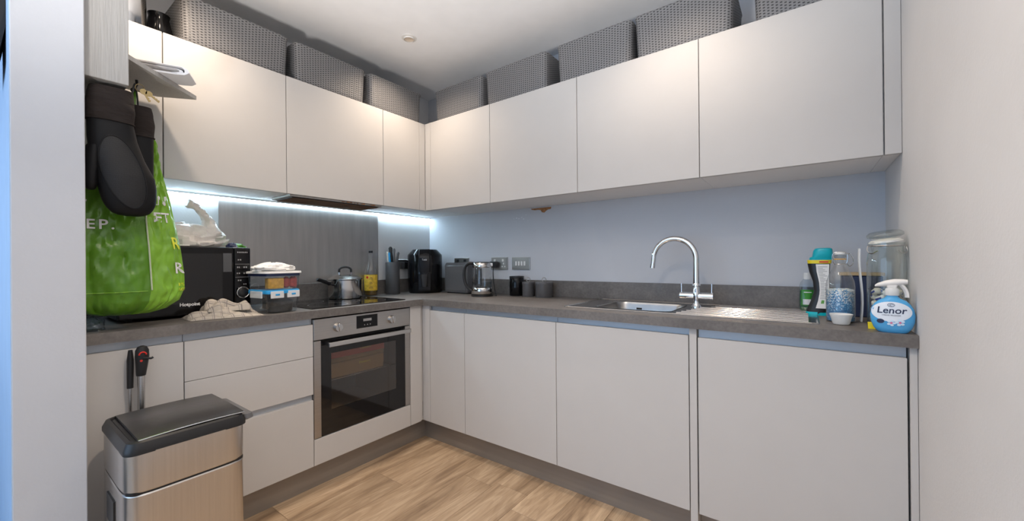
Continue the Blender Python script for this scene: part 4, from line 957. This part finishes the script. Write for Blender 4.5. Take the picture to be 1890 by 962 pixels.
for lab, x0, x1, dd in (('grey plastic rattan basket nearest the corner on the sink-wall cabinets', .456, .893, 0), ('grey plastic rattan basket second from the corner on the sink-wall cabinets', .922, 1.378, 0), ('grey plastic rattan basket third from the corner, above the tap cabinet', 1.442, 1.867, 0), ('grey plastic rattan basket fourth from the corner on the sink-wall cabinets', 1.881, 2.309, 0), ('grey plastic rattan basket cut by the top edge, nearest the right wall', 2.381, 2.80, 0)):
    basket(lab, (x0 + x1) / 2, -.20, x1 - x0, .32)

# ================================================================== bin and mop handle
bcx, bcy, bw, bd, bz = .852, -1.888, .352, .300, .60
t = thing('pedal_bin', 'brushed steel rectangular touch bin with black lid in front of the drawers', 'bin', (bcx, bcy, 0))
bb = lambda z, w_, d_, r=.03: (z, w_, d_, r, bcx, bcy)
bs = lambda z, w_, d_: [(x, y, z) for x, y in se(w_ + .004, d_ + .004, 7, 96, bcx, bcy)]
put('bucket', loft([bs(.012, bw - .006, bd - .006), bs(.02, bw, bd), bs(.482, bw, bd), bs(.486, bw - .004, bd - .004)]), 'steel_bin', t, True, angle=17)
put('plastic_base', loft(rbox_rings([bb(0, bw - .01, bd - .01), bb(.013, bw - .006, bd - .006)], 7)), 'black_satin', t, True)
put('seam_band', loft(rbox_rings([bb(.486, bw - .008, bd - .008), bb(.492, bw - .008, bd - .008)], 7)), 'black_satin', t, True)
put('steel_collar', loft([bs(.492, bw - .003, bd - .003), bs(.496, bw + .001, bd + .001), bs(.603, bw + .001, bd + .001)]), 'steel_bin', t, True, angle=17)
put('lid_frame', loft(rbox_rings([bb(.601, bw + .004, bd + .004), bb(.612, bw + .004, bd + .004), (.632, bw - .012, bd - .012, .03, bcx, bcy), (.636, bw - .03, bd - .03, .03, bcx, bcy), (.630, bw - .04, bd - .04, .03, bcx, bcy)], 7)), 'black_satin', t, True)
# raised lid plate, hinged at the far end and bowed
nL = 14; rgs = []
y0, y1 = bcy - bd / 2 + .030, bcy + bd / 2 - .004
for k in range(nL + 1):
    f = k / nL; y = y0 + (y1 - y0) * f; zt = .634 + .006 * sin(pi * (.1 + .75 * f)); x0, x1 = bcx - bw / 2 + .022, bcx + bw / 2 - .022
    rgs.append([(x0, y, zt - .004), (x1, y, zt - .004), (x1 + .002, y, zt), (x1 - .004, y, zt + .003), (bcx, y, zt + .005), (x0 + .004, y, zt + .003), (x0 - .002, y, zt)])
lp_ = put('lid_plate', loft(rgs), 'bin_lid', t, True, angle=30)
put('plate_trim', tube([(bcx + bw / 2 - .018, y0 + (y1 - y0) * k / 12, .6345 + .006 * sin(pi * (.1 + .75 * k / 12))) for k in range(13)] , .0022, 6), 'chrome', lp_, True)
b_ = loft(rbox_rings([(.598, .20, .020, .009, bcx + .03, bcy + bd / 2 + .012), (.612, .26, .03, .012, bcx + .03, bcy + bd / 2 + .012), (.626, .25, .028, .012, bcx + .03, bcy + bd / 2 + .010)]))
put('touch_latch', b_, 'grey_appliance', t, True)
put('carry_grip', box(bcx - .05, bcx + .05, bcy - bd / 2 - .006, bcy - bd / 2 + .001, .36, .44, .002, 2), 'black_satin', t)
t = thing('mop_handle', 'silver pole with black and red grip standing behind the bin', 'mop', (.632, -1.93, 0))
put('pole', tube([(.632, -1.93, .02), (.628, -1.93, .745)], .0105, 14), 'steel', t, True)
b_ = loft([[(.628 + a_ * cos(q), -1.930 + yo + c_ * sin(q), z) for q in [2 * pi * i / 20 for i in range(20)]] for z, a_, c_, yo in ((.742, .012, .013, 0), (.748, .013, .014, 0), (.78, .014, .017, .002), (.81, .015, .020, .003), (.832, .014, .019, .003), (.845, .010, .013, .003), (.849, .003, .004, .003))])
put('grip', b_, 'black_satin', t, True)
b_ = tube([(.643, -1.928 + .010 * cos(a), .815 + .012 * sin(a)) for a in [radians(x) for x in range(10, 171, 16)]], .0025, 6); put('release_ring', b_, 'red_plastic', t, True)
put('trigger', tube([(.642, -1.926, .806), (.654, -1.908, .803), (.654, -1.902, .806)], .004, 8), 'black_satin', t, True)
put('red_mark', disc(planeX(.6435, -1.932, .797), .004, 10), 'red_plastic', t)
b_ = tube([(.612, -1.958, .01), (.610, -1.956, .70)], .006, 10)
t = thing('squeegee_pole', 'thin second pole with slim black grip just left of the silver one', 'pole', (.612, -1.957, 0))
put('pole', b_, 'steel', t, True); put('grip', tube([(.610, -1.956, .70), (.610, -1.955, .80), (.612, -1.955, .835)], [.009, .010, .006], 10), 'black_satin', t, True)
# clear bag of things behind the nib on the worktop
t = thing('clear_tray', 'crumpled clear plastic packet on the worktop end under the green bag', 'packet', (.49, -2.04, TOP))
put('film', crumple(.49, -2.035, TOP + .0005, .055, .034, .05, 12.2, 24, 8, .3), 'glass_tint', t, True)

# ================================================================== bottles by the right wall
t = thing('mouthwash_bottle', 'green mouthwash bottle at the far end of the drainer', 'bottle', (2.553, -.062, TOP + .004))
gx, gy, gz = 2.553, -.064, TOP + .0045
t.location = (gx, gy, gz)
body = [(0, .054, .034), (.004, .06, .04), (.05, .060, .04), (.085, .057, .038), (.11, .056, .036), (.125, .048, .03), (.137, .03, .024), (.140, .026, .024)]
put('bottle_body', loft([[(gx + x, gy + y, gz + z) for x, y in se(w_, d_, 2.8, 28)] for z, w_, d_ in body], cap1=False), 'glass_tint', t, True)
put('liquid', loft([[(gx + x, gy + y, gz + z) for x, y in se(w_ - .004, d_ - .004, 2.8, 28)] for z, w_, d_ in body[:4] + [(.088, .056, .037)]]), 'green_liquid', t, True)
put('cap', lathe([(.0135, .138), (.0135, .165), (.012, .167), (.001, .167)], gx, gy, gz, 20), 'frost', t, True)
lb = put('label', quad(lambda u, v: (gx + u, gy - .0205 + u * u * 12, gz + v), -.022, .024, .022, .092, 6, 1), 'green_label', t)
b_ = quad(lambda u, v: (gx + u, gy - .0212 + u * u * 12, gz + v), -.016, .02, .026, .050, 4, 1); quad(lambda u, v: (gx + u, gy - .0212 + u * u * 12, gz + v), -.012, .016, .079, .083, 4, 1, b_)
put('label_print', b_, 'white_print', lb)
# waisted black bottle with teal cap
vx, vy = 2.600, -.196
t = thing('detergent_bottle', 'black and white waisted bottle with turquoise cap behind the swing-top bottle', 'bottle', (vx, vy, TOP), radians(-2))
prof = [(0, -.013, .036), (.006, -.013, .038), (.02, -.012, .038), (.06, -.003, .032), (.10, .002, .027), (.14, .000, .028), (.18, -.006, .034), (.215, -.008, .038)]
def rr(z, cx, hw, hd=.022): return [(cx + x, y, z) for x, y in se(hw * 2, hd * 2, 3, 28)]
put('bottle_body', loft([rr(z, c, h) for z, c, h in prof]), 'black_satin', t, True, world=False)
def frontm(x, z):
    c, h = interp([(a, b, d) for a, b, d in prof], z); return (c + x * h, -.0228, z)
lb = put('label', quad(lambda u, v: frontm(u, v), -.25, .92, .03, .212, 4, 12), 'label_white', t, world=False)
b_ = NB()
for k in range(22):
    z = .07 + k * .0062; quad(lambda u, v: (frontm(u, v)[0], -.0234, v), -.1, .75 - .2 * ((k * 7) % 3), z, z + .0018, 2, 1, b_)
put('small_print', b_, 'grey_print', lb, world=False)
b_ = quad(lambda u, v: (frontm(u, v)[0], -.0234, v), .1, .4, .05, .064, 2, 1); put('recycling_mark', b_, 'leaf_green', lb, world=False)
put('base', loft([rr(z, -.013, h) for z, h in ((-.0, .040), (.012, .040), (.014, .037))]), 'teal_plastic', t, True, world=False)
yb = put('yellow_band', loft([rr(z, -.006, h, .0235) for z, h in ((.215, .039), (.229, .041))]), 'yellow_plastic', t, True, world=False)
put('band_mark', quad(lambda u, v: (u, -.0247, .2185 + v), -.006, .024, 0, .006), 'red_plastic', yb, world=False)
b_ = loft([rr(z, .0 + c, h, hd) for z, c, h, hd in ((.230, 0, .040, .024), (.240, 0, .038, .026), (.243, .004, .034, .028), (.268, .006, .032, .027), (.276, .008, .028, .024), (.279, .01, .02, .018))])
put('cap', b_, 'teal_plastic', t, True, world=False)
# swing-top bottle with beads
wx, wy = 2.651, -.372
t = thing('swing_top_bottle', 'clear swing-top glass bottle of blue and white scent beads', 'bottle', (wx, wy, TOP), radians(-3))
sp_ = [(.038, 0), (.0425, .004), (.043, .02), (.043, .13), (.041, .15), (.033, .175), (.022, .198), (.0155, .215), (.0145, .235), (.017, .238), (.017, .247)]
put('glass_body', lathe(sp_, seg=40, cap=False), 'glass', t, True, world=False)
put('neck_rim', lathe([(.015, .236), (.0175, .239), (.0175, .247), (.0145, .249)], seg=28), 'glass_tint', t, True, world=False)
put('stopper', lathe([(.010, .249), (.015, .250), (.015, .257), (.006, .260)], seg=24), 'frost', t, True, world=False)
b_ = NB(); 
for s in (-1, 1): tube(spline([(s * .016, 0, .212), (s * .021, 0, .225), (s * .022, .0, .245), (s * .016, 0, .257), (0, 0, .259)], 5), .0014, 6, b_)
tube(spline([(.018, 0, .25), (.030, .004, .252), (.037, .006, .235), (.037, .006, .216), (.028, .005, .206), (.02, 0, .216)], 5), .0015, 6, b_)
tube([(.0165 * cos(a), .0165 * sin(a), .214) for a in [2 * pi * i / 20 for i in range(20)]], .0014, 6, b_, closed=True)
put('wire_bail', b_, 'pot_steel', t, True, world=False)
put('seal', tube([(.0165 * cos(a), .0165 * sin(a), .232) for a in [2 * pi * i / 20 for i in range(20)]], .002, 6, closed=True), 'orange_food', t, True, world=False)
b_ = lathe([(.036, .003), (.0405, .006), (.041, .02), (.041, .117), (.035, .121), (.02, .123), (.001, .124)], seg=40)
for v in b_.verts:
    if v.co.z > .1: v.co.z += .003 * noise.noise(v.co * 90)
put('beads', b_, 'beads', t, True, world=False, kind='stuff', label='blue and white granules filling half the bottle')
# frosted little cup in front
cx_, cy_ = 2.648, -.455
t = thing('measuring_cup', 'small frosted plastic cup in front of the swing-top bottle', 'cup', (cx_, cy_, TOP))
put('cup', lathe([(.001, .002), (.022, .002), (.0245, .005), (.0305, .030), (.032, .032), (.032, .037), (.030, .037), (.0285, .03), (.022, .006), (.001, .005)], cx_, cy_, TOP + .0, 32), 'frost', t, True)
put('lip', tube([(cx_ + .032 * cos(a), cy_ + .032 * sin(a), TOP + .037) for a in [2 * pi * i / 32 for i in range(32)]], .0014, 6, closed=True), 'frost', t, True)
# dark tray and white sheet behind
t = thing('knife_tray', 'dark box with a pale wooden edge leaning behind the bottles', 'tray', (2.735, -.16, TOP))
put('box', box(2.665, 2.79, -.19, -.12, TOP + .0005, TOP + .165, .003, 1), 'navy', t)
b_ = box(2.66, 2.795, -.195, -.115, TOP + .166, TOP + .178, .001, 1); put('wooden_edge', b_, 'wood_edge', t)
b_ = loft([[(2.712 + .004 * sin(z * 20) + dx_, -.335 + dy, TOP + .001 + z) for dx_, dy in ((-.0025, -.012), (.0025, -.012), (.0025, .022), (-.0025, .022))] for z in [.27 * k / 8 for k in range(9)]])
one('plastic_sleeve', b_, 'frost', 'thin white upright plastic sleeve just left of the big glass jar', 'sleeve', smooth=False)
# big clip-top jar
jx, jy = 2.768, -.445
t = thing('clip_top_jar', 'large clip-top glass jar with tilted open lid against the right wall', 'jar', (jx, jy, TOP))
jr = .0505
put('glass_body', lathe([(jr * .9, .001), (jr, .006), (jr, .215), (jr * .97, .238), (jr * .87, .262), (jr * .85, .274), (jr * .93, .277), (jr * .93, .288)], jx, jy, TOP, 44, cap=False), 'glass_jar', t, True)
put('glass_base', lathe([(.001, .0005), (jr * .9, .001), (jr * .86, .006), (.001, .006)], jx, jy, TOP, 36), 'glass_jar', t, True)
b_ = tube([(jx + jr * .93 * cos(a), jy + jr * .93 * sin(a), TOP + .277) for a in [2 * pi * i / 36 for i in range(36)]], .0022, 6, closed=True)
for s in (-1, 1): tube(spline([(jx + s * jr * .93, jy - .008, TOP + .277), (jx + s * jr * .98, jy - .02, TOP + .26), (jx + s * jr * .8, jy - .034, TOP + .25), (jx + s * jr * .5, jy - .044, TOP + .26)], 5), .0018, 6, b_)
put('wire_clip', b_, 'pot_steel', t, True)
b_ = lathe([(jr * .80, 0), (jr * .94, .004), (jr * .95, .012), (jr * .8, .019), (.001, .021)], seg=40); b_.transform(Matrix.Translation((jx - .001, jy + .003, TOP + .306)) @ Matrix.Rotation(radians(-8), 4, 'Y') @ Matrix.Rotation(radians(9), 4, 'X'))
put('lid', b_, 'glass_jar', t, True)
b_ = crumple(0, 0, 0, jr * .86, jr * .86, .010, 2.2, 26, 5, .1); b_.transform(Matrix.Translation((jx - .001, jy + .003, TOP + .291)) @ Matrix.Rotation(radians(-8), 4, 'Y') @ Matrix.Rotation(radians(6), 4, 'X'))
put('paper_liner', b_, 'paper_wrap', t, True, angle=20)
b_ = loft(rbox_rings([(-.008, .024, .016, .006, 0, 0), (-.004, .030, .020, .008, 0, 0), (.004, .030, .020, .008, 0, 0), (.008, .024, .016, .006, 0, 0)], 2))
pod = one('dishwasher_tablet', b_, 'pod_white', 'small wrapped white dishwasher tablet inside the large clip-top jar', 'tablet', 'wrapped tablets in the clip-top jar', smooth=True)
pod2 = put('stripe', box(-.010, .010, -.0112, .0112, -.003, .003, .001, 1), 'pod_blue', pod, world=False)
rnd = random.Random(11); first = True; n = 0
for lay_ in range(6):
    for k in range(5):
        a = 2 * pi * k / 5 + lay_ * .7; rr_ = .029
        z = TOP + .018 + lay_ * .0205
        p = (jx + rr_ * cos(a), jy + rr_ * sin(a), z)
        o = pod if first else dup(pod); first = False; o.location = p; o.rotation_euler = (rnd.uniform(-.5, .5), rnd.uniform(-.5, .5), a + pi / 2 + rnd.uniform(-.3, .3))
one('yellow_scoop', loft(rbox_rings([(TOP + .0005, .022, .012, .005, 2.725, -.512), (TOP + .022, .024, .012, .005, 2.725, -.512)])), 'yellow_plastic', 'small yellow packet corner between jar and blue spray bottle', 'packet', smooth=True)
# blue spray bottle
lx, ly = 2.767, -.561; rz = radians(-8)
t = thing('spray_bottle', 'round blue fabric spray bottle with white trigger against the right wall', 'spray bottle', (lx, ly, TOP), rz)
def lr(z, w_, d_, c=0): return [(c + x, y, z) for x, y in se(w_, d_, 2.3, 36)]
lv = [(0, .064, .028), (.003, .073, .034), (.015, .090, .040), (.035, .102, .042), (.055, .105, .042), (.075, .099, .040), (.09, .084, .038), (.101, .064, .034), (.108, .038, .030), (.114, .028, .026), (.118, .026, .026)]
put('bottle_body', loft([lr(*v) for v in lv]), 'lenor_blue', t, True, world=False)
tab = [(z, w_, d_) for z, w_, d_ in lv]
def lf(off): 
    def f(u, v):
        w_, d_ = interp(tab, v); q = min(.98, abs(u) / (w_ / 2)); return (u, -(d_ / 2) * (1 - q ** 2.3) ** (1 / 2.3) - off, v)
    return f
def patch(poly_fn, off, nr=6, na=36):
    b = NB(); rg = [[b.verts.new(lf(off)(*poly_fn(2 * pi * i / na, k / nr))) for i in range(na)] for k in range(nr + 1)]
    for p_, q_ in zip(rg, rg[1:]):
        for i in range(na): b.faces.new((p_[i], p_[(i + 1) % na], q_[(i + 1) % na], q_[i]))
    return b
lb = put('front_label', patch(lambda a, k: (-.002 + .047 * (k + .001) * cos(a), .066 + (.032 if sin(a) > 0 else .030) * (k + .001) * sin(a)), .0008), 'lenor_white', t, True, world=False)
b_ = text('Lenor', .0198, lambda u, v: lf(.0018)(u - .002, .062 + v), shear=.12, off=.0004); b_2 = text('CREASE RELEASER', .0038, lambda u, v: lf(.0018)(u - .002, .054 + v), b_)
tube([lf(.0018)(-.002 + .008 * cos(a), .088 + .005 * sin(a)) for a in [2 * pi * i / 20 for i in range(20)]], .0006, 4, b_, closed=True)
tube([lf(.0018)(-.001 + .004 * cos(a), .088 + .003 * sin(a)) for a in [2 * pi * i / 16 for i in range(13)]], .0005, 4, b_)
put('lettering', b_, 'navy', lb, world=False)
put('round_badge', patch(lambda a, k: (-.027 + .009 * (k + .001) * cos(a), .036 + .007 * (k + .001) * sin(a)), .0012, 3, 18), 'navy', lb, world=False)
b_ = NB()
for (ux, vz, rr_) in ((-.002, .032, .011), (.018, .034, .012)):
    for k in range(5):
        a0 = 2 * pi * k / 5 + ux * 30; merge(patch(lambda a, q: (ux + .6 * rr_ * cos(a0) + .38 * rr_ * (q + .001) * cos(a), vz + .6 * rr_ * sin(a0) + .3 * rr_ * (q + .001) * sin(a)), .0016, 2, 10), b_)
put('blossom', b_, 'petal', lb, world=False)
b_ = NB()
for (ux, vz) in ((-.002, .032), (.018, .034)): merge(patch(lambda a, q: (ux + .003 * (q + .001) * cos(a), vz + .003 * (q + .001) * sin(a)), .0024, 2, 10), b_)
put('blossom_centre', b_, 'pink', lb, world=False)
tg = put('trigger_collar', lathe([(.0155, .117), (.0165, .12), (.0165, .136), (.014, .140)], seg=28), 'frost', t, True, world=False)
b_ = loft([[(x, yy * wd, z0 + zz * hh) for yy, zz in [(cos(a), sin(a)) for a in [2 * pi * i / 14 for i in range(14)]]] for x, wd, z0, hh in ((-.040, .004, .146, .003), (-.034, .008, .149, .006), (-.015, .011, .154, .010), (.005, .012, .157, .012), (.025, .011, .160, .009), (.036, .009, .160, .007))])
box(-.012, .012, -.010, .010, .138, .152, .003, 1, b_)
put('spray_head', b_, 'white_plastic', t, True, world=False)
put('trigger', tube(spline([(.020, 0, .152), (.028, 0, .140), (.033, 0, .125), (.034, 0, .112)], 5), .0045, 8, flat=1.6), 'white_plastic', tg, True, world=False)
